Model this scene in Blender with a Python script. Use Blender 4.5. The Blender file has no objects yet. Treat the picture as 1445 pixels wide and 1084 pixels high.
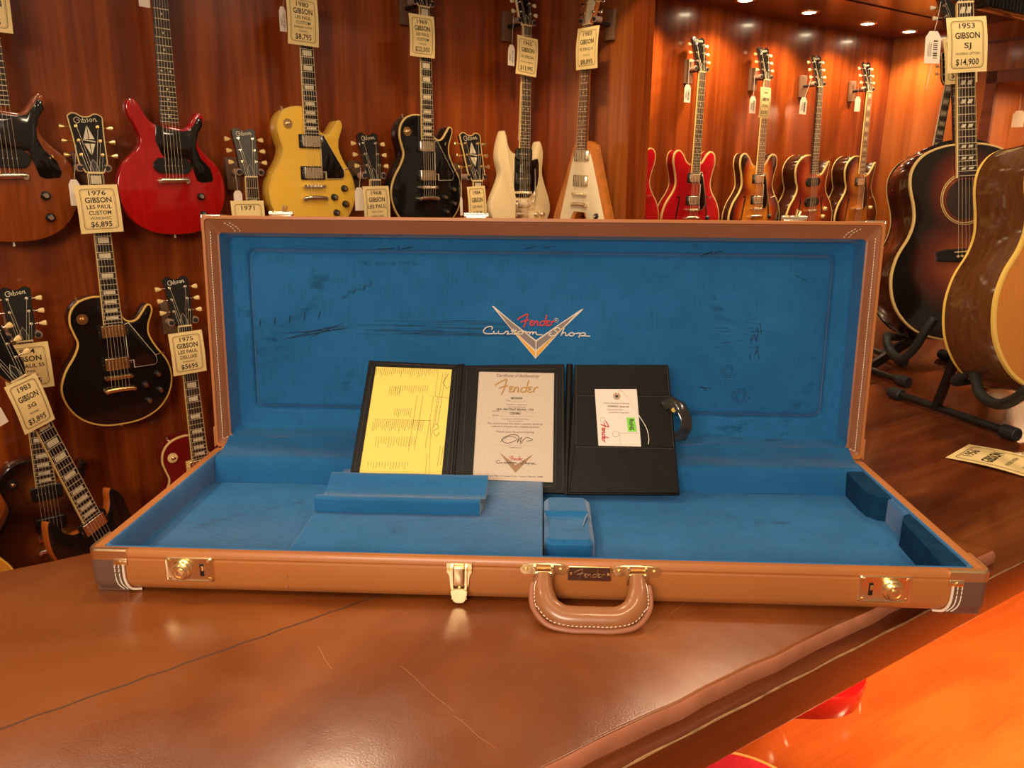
import bpy, bmesh, math, random
from mathutils import Vector, Matrix, Euler
random.seed(7)
C = bpy.context.scene.collection
sc = bpy.context.scene
# ------------------------------------------------------------------ camera
FPX = 1102.9
CAM = Vector((0.00845, -0.83574, 0.48623))
PIT, YAW, ROL = 0.253104, -0.037694, 0.007807
_cp, _sp, _cy, _sy = math.cos(PIT), math.sin(PIT), math.cos(YAW), math.sin(YAW)
FW = Vector((_sy*_cp, _cy*_cp, -_sp)); _R = Vector((_cy, -_sy, 0)); _U = _R.cross(FW)
RT = _R*math.cos(ROL) + _U*math.sin(ROL); UP = _U*math.cos(ROL) - _R*math.sin(ROL)
cd = bpy.data.cameras.new('camera'); cam = bpy.data.objects.new('camera', cd); C.objects.link(cam)
cd.sensor_fit = 'HORIZONTAL'; cd.sensor_width = 36; cd.lens = 36*FPX/1445
cd.clip_start = 0.02; cd.clip_end = 60
cam.matrix_world = Matrix.Translation(CAM) @ Matrix((RT, UP, -FW)).transposed().to_4x4()
sc.camera = cam
# ------------------------------------------------------------------ colour management, world
sc.view_settings.view_transform = 'Standard'; sc.view_settings.look = 'None'
sc.view_settings.gamma = 1; sc.view_settings.use_curve_mapping = False
sc.view_settings.exposure = 0.35
wd = bpy.data.worlds.new('room_ambience'); sc.world = wd; wd.use_nodes = True
bgn = wd.node_tree.nodes['Background']; bgn.inputs[0].default_value = (1.0, 0.62, 0.36, 1); bgn.inputs[1].default_value = 0.20

AZ = math.radians(35.5)
ux, uy = math.cos(AZ), math.sin(AZ)
def room(u, w, z): return Vector((u*ux - w*uy, u*uy + w*ux, z))     # the shop walls run at an angle to the case
def light(kind, name, loc, energy, color=(1, .76, .5), size=.1, aim=None, spot=1.2, blend=.6, sy=None):
    d = bpy.data.lights.new(name, kind); d.energy = energy; d.color = color
    if kind == 'AREA':
        d.size = size
        if sy: d.shape = 'RECTANGLE'; d.size_y = sy
        else: d.shape = 'DISK'
    elif kind == 'SPOT': d.spot_size = spot; d.spot_blend = blend; d.shadow_soft_size = size
    else: d.shadow_soft_size = size
    o = bpy.data.objects.new(name, d); C.objects.link(o); o.location = loc
    if aim is not None: o.rotation_euler = (Vector(aim)-Vector(loc)).to_track_quat('-Z', 'Y').to_euler()
    return o
# shop ceiling lamps over the counter (above the frame)
for i, (x, y, e) in enumerate([(-1.1, -.5, 5.5), (0.25, -.75, 5), (1.3, -.1, 5), (-.35, .75, 9), (1.0, 1.0, 9), (-1.2, .6, 13)]):
    light('AREA', 'ceiling_lamp', (x, y, 1.85), e, (1, .76, .50), .22, aim=(x*.8, y+.25, 0))
light('AREA', 'front_fill', (-.5, -2.3, 1.15), 52, (1, .82, .62), 1.2, aim=(0, .4, .2), sy=.6)  # added fill from behind the camera, brightens the upright faces
light('SPOT', 'partition_fill', room(.55, 1.0, 1.65), 60, (1, .72, .42), .05, aim=room(1.66, 2.0, .6), spot=1.1, blend=.9)  # unseen spot added to brighten the partition face and the V guitar
# downlights under the display soffit
SOF = 1.30
for u_ in (-2.0, -1.35, -.75, -.15, .45, 1.0):
    light('SPOT', 'display_spot', room(u_, 1.55, SOF+.42), 165, (1, .66, .34), .02, aim=room(u_, 2.15, .25), spot=1.25, blend=.7)
for u_ in (2.07, 2.54, 3.0, 3.48, 3.86):
    light('SPOT', 'display_spot', room(u_, 1.98, SOF-.02), 30, (1, .70, .40), .02, aim=room(u_, 2.08, .1), spot=2.2, blend=.8)
# unseen spots added under the counter lip to brighten the low platform
light('SPOT', 'platform_fill', room(.98, -.13, -.11), 25, (1, .66, .34), .03, aim=room(.95, -.16, -.55), spot=2.7, blend=.6)
light('SPOT', 'platform_fill', room(1.7, -.13, -.11), 20, (1, .66, .34), .03, aim=room(1.7, -.1, -.55), spot=2.7, blend=.6)

# ------------------------------------------------------------------ picture-to-place helpers (points lie on real planes)
def ray(x, y): return FW + RT*((x-722.5)/FPX) - UP*((y-542)/FPX)
def on_z(x, y, z): d = ray(x, y); return CAM + d*((z-CAM.z)/d.z)
def on_y(x, y, Y): d = ray(x, y); return CAM + d*((Y-CAM.y)/d.y)
def on_plane(x, y, P, n): d = ray(x, y); return CAM + d*((P-CAM).dot(n)/d.dot(n))
def on_w(x, y, w): return on_plane(x, y, room(0, w, 0), Vector((-uy, ux, 0)))

# ------------------------------------------------------------------ materials
MC = {}
def mat(name, col, rough=.5, metal=0, coat=0, noise=0, nscale=20, bump=0, emit=None, sheen=0, spec=.5, alpha=None, col2=None, stretch=(1,1,1)):
    if name in MC: return MC[name]
    m = bpy.data.materials.new(name); m.use_nodes = True; nt = m.node_tree; b = nt.nodes['Principled BSDF']
    b.inputs['Base Color'].default_value = (*col, 1); b.inputs['Roughness'].default_value = rough
    b.inputs['Metallic'].default_value = metal; b.inputs['Coat Weight'].default_value = coat; b.inputs['Coat Roughness'].default_value = .06
    b.inputs['Specular IOR Level'].default_value = spec
    if sheen: b.inputs['Sheen Weight'].default_value = sheen; b.inputs['Sheen Roughness'].default_value = .35
    if emit: b.inputs['Emission Color'].default_value = (*emit[0], 1); b.inputs['Emission Strength'].default_value = emit[1]
    if noise or bump:
        tc = nt.nodes.new('ShaderNodeTexCoord'); mp = nt.nodes.new('ShaderNodeMapping'); mp.inputs['Scale'].default_value = stretch
        n = nt.nodes.new('ShaderNodeTexNoise'); n.inputs['Scale'].default_value = nscale; n.inputs['Detail'].default_value = 6
        nt.links.new(tc.outputs['Object'], mp.inputs[0]); nt.links.new(mp.outputs[0], n.inputs['Vector'])
        if noise:
            r = nt.nodes.new('ShaderNodeMix'); r.data_type = 'RGBA'
            c2 = col2 or tuple(c*(1-noise) for c in col)
            mr = nt.nodes.new('ShaderNodeMapRange'); mr.inputs[1].default_value = .3; mr.inputs[2].default_value = .7
            nt.links.new(n.outputs['Fac'], mr.inputs[0]); nt.links.new(mr.outputs[0], r.inputs[0])
            r.inputs[6].default_value = (*col, 1); r.inputs[7].default_value = (*c2, 1)
            nt.links.new(r.outputs[2], b.inputs['Base Color'])
        if bump:
            bp = nt.nodes.new('ShaderNodeBump'); bp.inputs['Strength'].default_value = bump; bp.inputs['Distance'].default_value = .001
            nt.links.new(n.outputs['Fac'], bp.inputs['Height']); nt.links.new(bp.outputs[0], b.inputs['Normal'])
    MC[name] = m; return m
def wood(name, c1, c2, c3, grain=(22, 22, 1.1), rough=.28, coat=.4, fine=(140, 140, 3), bumps=.08):
    if name in MC: return MC[name]
    m = bpy.data.materials.new(name); m.use_nodes = True; nt = m.node_tree; b = nt.nodes['Principled BSDF']; L = nt.links
    tc = nt.nodes.new('ShaderNodeTexCoord')
    mp = nt.nodes.new('ShaderNodeMapping'); mp.inputs['Scale'].default_value = grain
    n = nt.nodes.new('ShaderNodeTexNoise'); n.inputs['Scale'].default_value = 1; n.inputs['Detail'].default_value = 5; n.inputs['Distortion'].default_value = .8
    L.new(tc.outputs['Object'], mp.inputs[0]); L.new(mp.outputs[0], n.inputs['Vector'])
    mp2 = nt.nodes.new('ShaderNodeMapping'); mp2.inputs['Scale'].default_value = fine
    n2 = nt.nodes.new('ShaderNodeTexNoise'); n2.inputs['Scale'].default_value = 1; n2.inputs['Detail'].default_value = 3
    L.new(tc.outputs['Object'], mp2.inputs[0]); L.new(mp2.outputs[0], n2.inputs['Vector'])
    cr = nt.nodes.new('ShaderNodeValToRGB'); e = cr.color_ramp.elements
    e[0].position = .30; e[0].color = (*c1, 1); e[1].position = .72; e[1].color = (*c3, 1)
    k = e.new(.5); k.color = (*c2, 1)
    ad = nt.nodes.new('ShaderNodeMath'); ad.operation = 'MULTIPLY_ADD'; ad.inputs[1].default_value = .30; 
    L.new(n2.outputs['Fac'], ad.inputs[0]); 
    sb = nt.nodes.new('ShaderNodeMath'); sb.operation = 'SUBTRACT'; sb.inputs[1].default_value = .15
    L.new(n.outputs['Fac'], sb.inputs[0]); L.new(sb.outputs[0], ad.inputs[2]); L.new(ad.outputs[0], cr.inputs[0]); L.new(cr.outputs[0], b.inputs['Base Color'])
    b.inputs['Roughness'].default_value = rough; b.inputs['Coat Weight'].default_value = coat; b.inputs['Coat Roughness'].default_value = .12; b.inputs['Specular IOR Level'].default_value = .3
    bp = nt.nodes.new('ShaderNodeBump'); bp.inputs['Strength'].default_value = bumps; bp.inputs['Distance'].default_value = .001
    L.new(n2.outputs['Fac'], bp.inputs['Height']); L.new(bp.outputs[0], b.inputs['Normal'])
    MC[name] = m; return m
def burst(name, cen, mid, edge, sx=1.0, p0=.45, p1=.72, p2=.93):
    m = bpy.data.materials.new(name); m.use_nodes = True; nt = m.node_tree; b = nt.nodes['Principled BSDF']; L = nt.links
    tc = nt.nodes.new('ShaderNodeTexCoord')
    def ell(loc, rad):
        mp = nt.nodes.new('ShaderNodeMapping'); mp.vector_type = 'TEXTURE'; mp.inputs['Location'].default_value = loc; mp.inputs['Scale'].default_value = rad
        ln = nt.nodes.new('ShaderNodeVectorMath'); ln.operation = 'LENGTH'
        L.new(tc.outputs['Object'], mp.inputs[0]); L.new(mp.outputs[0], ln.inputs[0]); return ln.outputs['Value']
    a = ell((0, -.03, 0), (.195*sx, .175, 9)); c = ell((0, .16, 0), (.135*sx, .15, 9))
    mn = nt.nodes.new('ShaderNodeMath'); mn.operation = 'SMOOTH_MIN'; mn.inputs[2].default_value = .15
    L.new(a, mn.inputs[0]); L.new(c, mn.inputs[1])
    cr = nt.nodes.new('ShaderNodeValToRGB'); e = cr.color_ramp.elements
    e[0].position = p0; e[0].color = (*cen, 1); e[1].position = p2; e[1].color = (*edge, 1); k = e.new(p1); k.color = (*mid, 1)
    L.new(mn.outputs[0], cr.inputs[0]); L.new(cr.outputs[0], b.inputs['Base Color'])
    b.inputs['Roughness'].default_value = .18; b.inputs['Coat Weight'].default_value = .6; b.inputs['Coat Roughness'].default_value = .05
    MC[name] = m; return m
def srgb(r, g, b): return tuple((c/255/12.92 if c/255 <= .04045 else ((c/255+.055)/1.055)**2.4) for c in (r, g, b))

M_wall = wood('mahogany_wall', (.135, .020, .003), (.215, .038, .005), (.33, .068, .009), grain=(18, 18, .8), coat=.25)
M_wall_light = wood('orange_mahogany', (.21, .048, .009), (.30, .078, .014), (.38, .11, .022))
M_door = wood('red_mahogany', (.09, .018, .008), (.15, .034, .014), (.22, .06, .025), grain=(4, 4, 14))
M_dark = wood('dark_walnut', (.012, .005, .003), (.03, .012, .006), (.05, .02, .01))
M_counter = wood('counter_mahogany', (.065, .012, .004), (.12, .026, .007), (.19, .048, .012), grain=(1.6, 14, 14), fine=(4, 120, 120), rough=.24, bumps=.012)
M_floorwood = wood('low_display_wood', (.34, .055, .009), (.42, .078, .012), (.50, .105, .016), grain=(2, 9, 9), fine=(5, 200, 200), rough=.22, bumps=.02)
M_black = mat('black_gloss', (.006, .0055, .005), .12, coat=.6)
M_plastic = mat('black_plastic', (.008, .007, .006), .35)
M_rubber = mat('black_rubber', (.012, .011, .010), .6)
M_tube = mat('black_tube', (.012, .010, .009), .4, metal=.2)
M_cream = mat('cream_binding', (.62, .42, .15), .35)
M_white = mat('white_plastic', (.72, .60, .40), .35)
M_nut = mat('bone_nut', (.75, .55, .28), .4)
M_rose = mat('rosewood_board', (.035, .015, .008), .45, noise=.5, nscale=60, stretch=(6, 1, 1))
M_ebony = mat('ebony_board', (.010, .007, .006), .35)
M_fret = mat('fret_wire', (.80, .66, .42), .38, metal=.6)
M_string = mat('string_wire', (.80, .66, .44), .4, metal=.5)
M_chrome = mat('nickel', (.86, .76, .60), .27, metal=1)
M_gold = mat('gold_plate', (.95, .66, .28), .28, metal=1)
M_brass = mat('polished_brass', (.97, .74, .42), .27, metal=1)
M_pearl = mat('pearl_inlay', (.72, .62, .42), .3, coat=.3, noise=.3, nscale=90)
M_keystone = mat('cream_tuner', (.72, .50, .20), .35)
M_mahog = mat('mahogany_neck', (.10, .022, .007), .3, coat=.3, noise=.4, nscale=25, stretch=(4, .5, 4))
M_maple = mat('amber_neck', (.42, .15, .03), .3, coat=.3)
M_paper = mat('cream_paper', (.80, .60, .26), .7)
M_tagw = mat('white_card', (.78, .66, .52), .65)
M_ink = mat('black_ink', (.025, .016, .008), .6)
M_inkb = mat('brown_ink', (.20, .12, .04), .6)
M_bodyback = mat('dark_mahogany_side', (.045, .012, .005), .15, coat=.6, noise=.4, nscale=30, stretch=(1, 1, 6))

# ------------------------------------------------------------------ mesh builder
class MB:
    def __init__(s): s.v = []; s.f = []; s.m = []; s.mi = 0; s.T = None
    def add(s, vs, fs):
        o = len(s.v)
        for p in vs:
            p = Vector(p); s.v.append(s.T @ p if s.T is not None else p)
        for f in fs: s.f.append([i+o for i in f]); s.m.append(s.mi)
    def box(s, lo, hi, bev=0):
        x0, y0, z0 = lo; x1, y1, z1 = hi
        if not bev:
            vs = [(x0,y0,z0),(x1,y0,z0),(x1,y1,z0),(x0,y1,z0),(x0,y0,z1),(x1,y0,z1),(x1,y1,z1),(x0,y1,z1)]
            s.add(vs, [(0,3,2,1),(4,5,6,7),(0,1,5,4),(1,2,6,5),(2,3,7,6),(3,0,4,7)]); return
        s.rings([rrect(x0+i, x1-i, y0+i, y1-i, bev, z, 3) for i, z in ((bev, z0), (bev*.3, z0+bev*.3), (0, z0+bev), (0, z1-bev), (bev*.3, z1-bev*.3), (bev, z1))])
    def cyl(s, a, b, r0, r1=None, n=16, cap=True):
        r1 = r0 if r1 is None else r1; a = Vector(a); b = Vector(b); d = (b-a).normalized()
        x = d.orthogonal().normalized(); y = d.cross(x)
        vs = [a+(x*math.cos(t)+y*math.sin(t))*r0 for t in [2*math.pi*i/n for i in range(n)]] + [b+(x*math.cos(t)+y*math.sin(t))*r1 for t in [2*math.pi*i/n for i in range(n)]]
        fs = [(i, (i+1) % n, n+(i+1) % n, n+i) for i in range(n)]
        if cap: fs += [tuple(range(n-1, -1, -1)), tuple(range(n, 2*n))]
        s.add(vs, fs)
    def tube(s, pts, r, n=8, closed=False, flat=1.0, nrm=None):
        pts = [Vector(p) for p in pts]; k = len(pts); rr = r if isinstance(r, (list, tuple)) else [r]*k
        vs = []; X = None
        for i, p in enumerate(pts):
            if closed: t = pts[(i+1) % k]-pts[i-1]
            else: t = pts[min(i+1, k-1)]-pts[max(i-1, 0)]
            if t.length < 1e-9: t = Vector((0, 0, 1))
            t.normalize()
            if nrm is not None: Y = Vector(nrm); X = t.cross(Y).normalized(); Y = X.cross(t)
            else:
                X = t.orthogonal().normalized() if X is None else (X-t*X.dot(t)).normalized()
                Y = t.cross(X)
            for j in range(n):
                a = 2*math.pi*j/n; vs.append(p+(X*math.cos(a)+Y*math.sin(a)*flat)*rr[i])
        fs = []
        for i in range(k if closed else k-1):
            for j in range(n):
                a = i*n; b = ((i+1) % k)*n; fs.append((a+j, a+(j+1) % n, b+(j+1) % n, b+j))
        if not closed: fs += [tuple(range(n-1, -1, -1)), tuple(range((k-1)*n, k*n))]
        s.add(vs, fs)
    def rings(s, R, caps=(True, True), mats=None, capm=(None, None)):
        n = len(R[0]); vs = [p for r in R for p in r]; o = len(s.v); s.add(vs, [])
        for i in range(len(R)-1):
            for j in range(n):
                s.f.append([o+i*n+j, o+i*n+(j+1) % n, o+(i+1)*n+(j+1) % n, o+(i+1)*n+j]); s.m.append(mats[i] if mats else s.mi)
        if caps[0]: s.f.append([o+j for j in range(n-1, -1, -1)]); s.m.append(s.mi if capm[0] is None else capm[0])
        if caps[1]: s.f.append([o+(len(R)-1)*n+j for j in range(n)]); s.m.append(s.mi if capm[1] is None else capm[1])
    def prism(s, pts, z0, z1, bev=0):
        if area2(pts) < 0: pts = pts[::-1]
        if bev:
            p1 = offset(pts, bev)
            s.rings([[(x, y, z0) for x, y in pts], [(x, y, z1-bev) for x, y in pts], [(x, y, z1) for x, y in p1]])
        else: s.rings([[(x, y, z0) for x, y in pts], [(x, y, z1) for x, y in pts]])
    def quad(s, a, b, c, d): s.add([a, b, c, d], [(0, 1, 2, 3)])
    def build(s, name, mats, parent=None, smooth=35, loc=None):
        me = bpy.data.meshes.new(name); me.from_pydata([tuple(v) for v in s.v], [], s.f)
        mats = mats if isinstance(mats, (list, tuple)) else [mats]
        for m in mats: me.materials.append(m)
        me.polygons.foreach_set('material_index', s.m)
        bm = bmesh.new(); bm.from_mesh(me); bmesh.ops.remove_doubles(bm, verts=bm.verts, dist=1e-6)
        bmesh.ops.recalc_face_normals(bm, faces=bm.faces); bm.to_mesh(me); bm.free()
        if smooth:
            me.polygons.foreach_set('use_smooth', [True]*len(me.polygons)); me.set_sharp_from_angle(angle=math.radians(smooth))
        o = bpy.data.objects.new(name, me); C.objects.link(o)
        if parent: o.parent = parent
        if loc is not None: o.location = loc
        return o
def area2(p): return sum(p[i][0]*p[(i+1) % len(p)][1]-p[(i+1) % len(p)][0]*p[i][1] for i in range(len(p)))
def rrect(x0, x1, y0, y1, r, z=0, n=5):
    r = max(min(r, (x1-x0)/2, (y1-y0)/2), 1e-5); out = []
    for cx, cy, a0 in ((x1-r, y1-r, 0), (x0+r, y1-r, 90), (x0+r, y0+r, 180), (x1-r, y0+r, 270)):
        for i in range(n+1):
            a = math.radians(a0+90*i/n); out.append((cx+r*math.cos(a), cy+r*math.sin(a), z))
    return out
def offset(pts, d):     # inward offset of a ccw outline
    n = len(pts); out = []
    for i in range(n):
        a = Vector(pts[i-1]); b = Vector(pts[i]); c = Vector(pts[(i+1) % n])
        e1 = (b-a); e2 = (c-b)
        if e1.length < 1e-9 or e2.length < 1e-9: out.append(tuple(b)); continue
        e1.normalize(); e2.normalize()
        n1 = Vector((-e1.y, e1.x)); n2 = Vector((-e2.y, e2.x)); m = n1+n2
        m = m/max(m.dot(m)/2, .5) if m.length > 1e-6 else n1
        out.append((b.x+m.x*d, b.y+m.y*d))
    return out
def crom(pts, k=6, closed=True):
    n = len(pts); out = []; rng = range(n) if closed else range(n-1)
    for i in rng:
        g = (lambda q: pts[q % n]) if closed else (lambda q: pts[max(0, min(n-1, q))])
        p0, p1, p2, p3 = (Vector(g(i-1)), Vector(g(i)), Vector(g(i+1)), Vector(g(i+2)))
        for j in range(k):
            t = j/k; out.append(tuple(.5*((2*p1)+(p2-p0)*t+(2*p0-5*p1+4*p2-p3)*t*t+(3*p1-p0-3*p2+p3)*t**3)))
    if not closed: out.append(tuple(pts[-1]))
    return out
def empty(name, M, label=None, cat=None, group=None):
    o = bpy.data.objects.new(name, None); C.objects.link(o); o.matrix_world = M; o.empty_display_size = .05
    return tag(o, label, cat, group)
def tag(o, label=None, cat=None, group=None, kind=None):
    if label: o['label'] = label
    if cat: o['category'] = cat
    if group: o['group'] = group
    if kind: o['kind'] = kind
    return o
T4 = Matrix.Translation
TC = {}
def text_geo(s, bold=0.0, shear=0.0):
    k = (s, bold, shear)
    if k not in TC:
        cu = bpy.data.curves.new('lettering', 'FONT'); cu.body = s; cu.size = 1; cu.align_x = 'CENTER'; cu.align_y = 'CENTER'
        cu.offset = bold; cu.shear = shear; cu.resolution_u = 2
        o = bpy.data.objects.new('lettering', cu); C.objects.link(o)
        dg = bpy.context.evaluated_depsgraph_get(); me = bpy.data.meshes.new_from_object(o.evaluated_get(dg))
        vs = [tuple(v.co) for v in me.vertices]; fs = [tuple(p.vertices) for p in me.polygons]
        bpy.data.objects.remove(o); bpy.data.curves.remove(cu); bpy.data.meshes.remove(me); TC[k] = (vs, fs)
    return TC[k]
def put_text(mb, s, x, y, size, z=0, bold=.0, shear=0, width=None, rot=0):
    vs, fs = text_geo(s, bold, shear)
    if not vs: return
    w = max(v[0] for v in vs)-min(v[0] for v in vs); cx = (max(v[0] for v in vs)+min(v[0] for v in vs))/2
    sx = size if width is None else width/max(w, 1e-6)
    c, sn = math.cos(rot), math.sin(rot)
    mb.add([(x+(v[0]-cx)*sx*c-v[1]*size*sn, y+(v[0]-cx)*sx*sn+v[1]*size*c, z) for v in vs], fs)

# ------------------------------------------------------------------ script logo strokes (from lettering on the case)
SC_F = [[(500,297),(530,272),(570,250),(598,237),(608,243),(602,262),(592,300),(578,345),(563,380)], [(535,322),(570,308),(602,300),(622,296)],
        [(668,312),(650,304),(633,312),(640,324),(657,325),(638,332),(632,345),(648,354),(670,346)],
        [(682,306),(678,330),(672,354),(682,328),(698,310),(712,312),(712,332),(710,354),(722,348)],
        [(806,240),(796,285),(786,330),(782,352)], [(790,318),(770,308),(748,316),(736,336),(742,352),(762,353),(786,338)],
        [(840,308),(822,304),(804,312),(812,324),(828,325),(808,332),(802,346),(818,355),(842,346)],
        [(858,306),(856,330),(850,354)], [(856,332),(866,314),(882,305),(892,312)]]
SC_C = [[(225,402),(238,385),(222,372),(185,376),(152,398),(140,425),(156,444),(195,449),(245,444),(252,418),(248,438),(268,447),(296,438),(302,416),(298,442),(330,448),(352,444),(380,424),(394,418),(404,436),(388,449),(420,447),(448,440),(456,392),(448,440),(470,449),(500,444),(512,424),(540,416),(560,430),(545,447),(515,446),(505,432)],
        [(430,414),(492,411)], [(545,420),(575,418),(600,424),(594,450),(606,428),(628,422),(626,449),(640,428),(662,423),(660,449),(674,428),(698,424),(700,448),(765,453)],
        [(945,392),(935,374),(905,378),(888,396),(905,412),(922,428),(905,452),(865,464),(832,452),(838,436),(860,432)],
        [(992,378),(978,410),(958,462),(975,432),(1000,424),(1010,436),(1008,455),(1032,452),(1048,434),(1075,424),(1098,436),(1085,456),(1055,458),(1044,444)],
        [(1098,434),(1130,430),(1158,428),(1146,478),(1158,440),(1190,424),(1216,432),(1200,452),(1160,456),(1205,456),(1265,459)]]
GIB = [[(18,3),(12,9),(4,6),(2,-2),(8,-8),(15,-4),(15,1),(10,1)], [(21,3),(20,-6),(23,-5)], [(26,10),(25,-6),(30,-6),(31,0),(26,2)],
       [(39,3),(35,2),(39,-3),(34,-6)], [(45,3),(42,-2),(46,-6),(49,0),(45,3)], [(53,3),(52,-6),(53,0),(58,3),(58,-6),(62,-4)]]
def put_strokes(mb, strokes, cx, cy, sc_, r, z, k=3, flip=-1, flat=.5, T=None):
    for st in strokes:
        p = crom([((x-cx)*sc_, flip*(y-cy)*sc_) for x, y in st], k, False) if len(st) > 2 else [((x-cx)*sc_, flip*(y-cy)*sc_) for x, y in st]
        mb.tube([(a, b, z) for a, b in p], r, 6, flat=flat, nrm=(0, 0, 1))

# ================================================================== THE SETTING
RM = Matrix.Rotation(AZ, 4, 'Z')
def struct(name, boxes, m, rot=True, bev=0):
    b = MB()
    for lo, hi in boxes: b.box(lo, hi, bev)
    o = b.build(name, m); 
    if rot: o.matrix_world = RM
    return tag(o, kind='structure')
FLOOR = -.95; RU = 4.03; TOP = -.02
struct('wall_back', [((-3.6, 2.18, FLOOR), (RU, 2.26, 1.75))], M_wall)
struct('wall_partition', [((1.66, 1.745, FLOOR), (1.74, 2.18, SOF))], M_wall_light)
struct('trim_1', [((1.66, 1.725, FLOOR), (1.745, 1.745, SOF))], M_wall)
DW = on_plane(1398, 150, room(RU, 0, 0), Vector((ux, uy, 0))); dw = -DW.x*uy + DW.y*ux   # where the glass door starts on the right wall
dzt = on_plane(1400, 118, room(RU, 0, 0), Vector((ux, uy, 0))).z
struct('wall_right', [((RU, dw, FLOOR), (RU+.08, 2.26, 1.75)), ((RU, -1.6, dzt), (RU+.08, dw, 1.75)), ((RU, -1.6, FLOOR), (RU+.08, dw, .1))], M_wall_light)
fb = MB(); t_ = .035
fb.box((RU-.02, dw-.02, .1), (RU, dw+.035, dzt+.06)); fb.box((RU-.02, -1.6, dzt), (RU, dw+.035, dzt+.06)); fb.box((RU-.02, -1.6, .06), (RU, dw+.035, .1))
d1 = fb.build('door_1', M_door); d1.matrix_world = RM; tag(d1, kind='structure')
pn = MB(); pn.box((RU+.004, -1.6, .1), (RU+.010, dw, dzt))
M_glass = mat('door_glass', (1, 1, 1), .02); M_glass.node_tree.nodes['Principled BSDF'].inputs['Transmission Weight'].default_value = 1; M_glass.node_tree.nodes['Principled BSDF'].inputs['IOR'].default_value = 1.2
pn.build('glass_pane', M_glass, d1)
struct('trim_2', [((RU-.012, -1.6, dzt+.20), (RU, 1.9, dzt+.212))], M_door)
struct('wall_cabinet_back', [((RU+.42, -1.6, .02), (RU+.46, dw+.05, dzt+.05))], M_wall_light); struct('wall_cabinet_side', [((RU+.08, dw, .02), (RU+.42, dw+.05, dzt+.05))], M_wall_light)
struct('ceiling_cabinet', [((RU+.08, -1.6, dzt), (RU+.42, dw, dzt+.05))], M_wall_light); struct('floor_cabinet', [((RU+.08, -1.6, .02), (RU+.42, dw, .06))], M_wall_light)
light('AREA', 'cabinet_lamp', room(RU+.25, dw-.4, dzt-.03), 9, (1, .70, .36), .5, aim=room(RU+.25, dw-.4, 0), sy=.2)
struct('ceiling', [((-3.6, 1.74, SOF), (RU, 2.18, SOF+.06))], M_door)
struct('trim_3', [((-3.6, 1.50, SOF+.005), (RU, 1.74, SOF+.30))], M_dark)
struct('trim_4', [((3.2, -1.6, SOF+.02), (RU, 1.50, SOF+.30))], M_dark)
struct('floor', [((-4, -2.2, FLOOR-.05), (5.2, 2.26, FLOOR))], M_floorwood)
# counter: leather laid on a mahogany top
cb = MB()
def L3(z, i, n=6):
    pts = offset([(-2.6, -.248), (4.0, -.248), (4.0, .455), (-2.6, .455)], i)
    return [(x, y, z) for x, y in pts]
cb.rings([L3(-.078, .010), L3(-.074, .002), L3(-.070, 0), L3(TOP-.0016, 0), L3(TOP, .0016)])
ct = cb.build('counter', M_counter); ct.matrix_world = RM
tag(ct, 'glossy mahogany counter top under the leather, running back to the right bay', 'counter')
cc = MB(); cc.box((1.30, .457, -.078), (4.0, 1.715, TOP), .002); o = cc.build('counter', M_counter); o.matrix_world = RM; tag(o, 'wide mahogany counter wing under the acoustic guitars, reaching back into the bay', 'counter')
for lo, hi, lb_ in (((-2.5, .42, FLOOR), (3.95, .445, -.079), 'mahogany base panel carrying the leather-covered counter'), ((1.36, .48, FLOOR), (3.95, 1.68, -.079), 'mahogany cabinet under the counter wing with the acoustic guitars')):
    cc = MB(); cc.box(lo, hi); o = cc.build('counter_cabinet', M_wall); o.matrix_world = RM; tag(o, lb_, 'cabinet')
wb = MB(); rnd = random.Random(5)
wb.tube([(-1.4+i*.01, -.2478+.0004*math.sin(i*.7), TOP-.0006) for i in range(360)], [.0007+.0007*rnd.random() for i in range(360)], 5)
wb.build('worn_edge', mat('worn_wood_edge', (.42, .24, .10), .5, noise=.6, nscale=60), ct)
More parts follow.
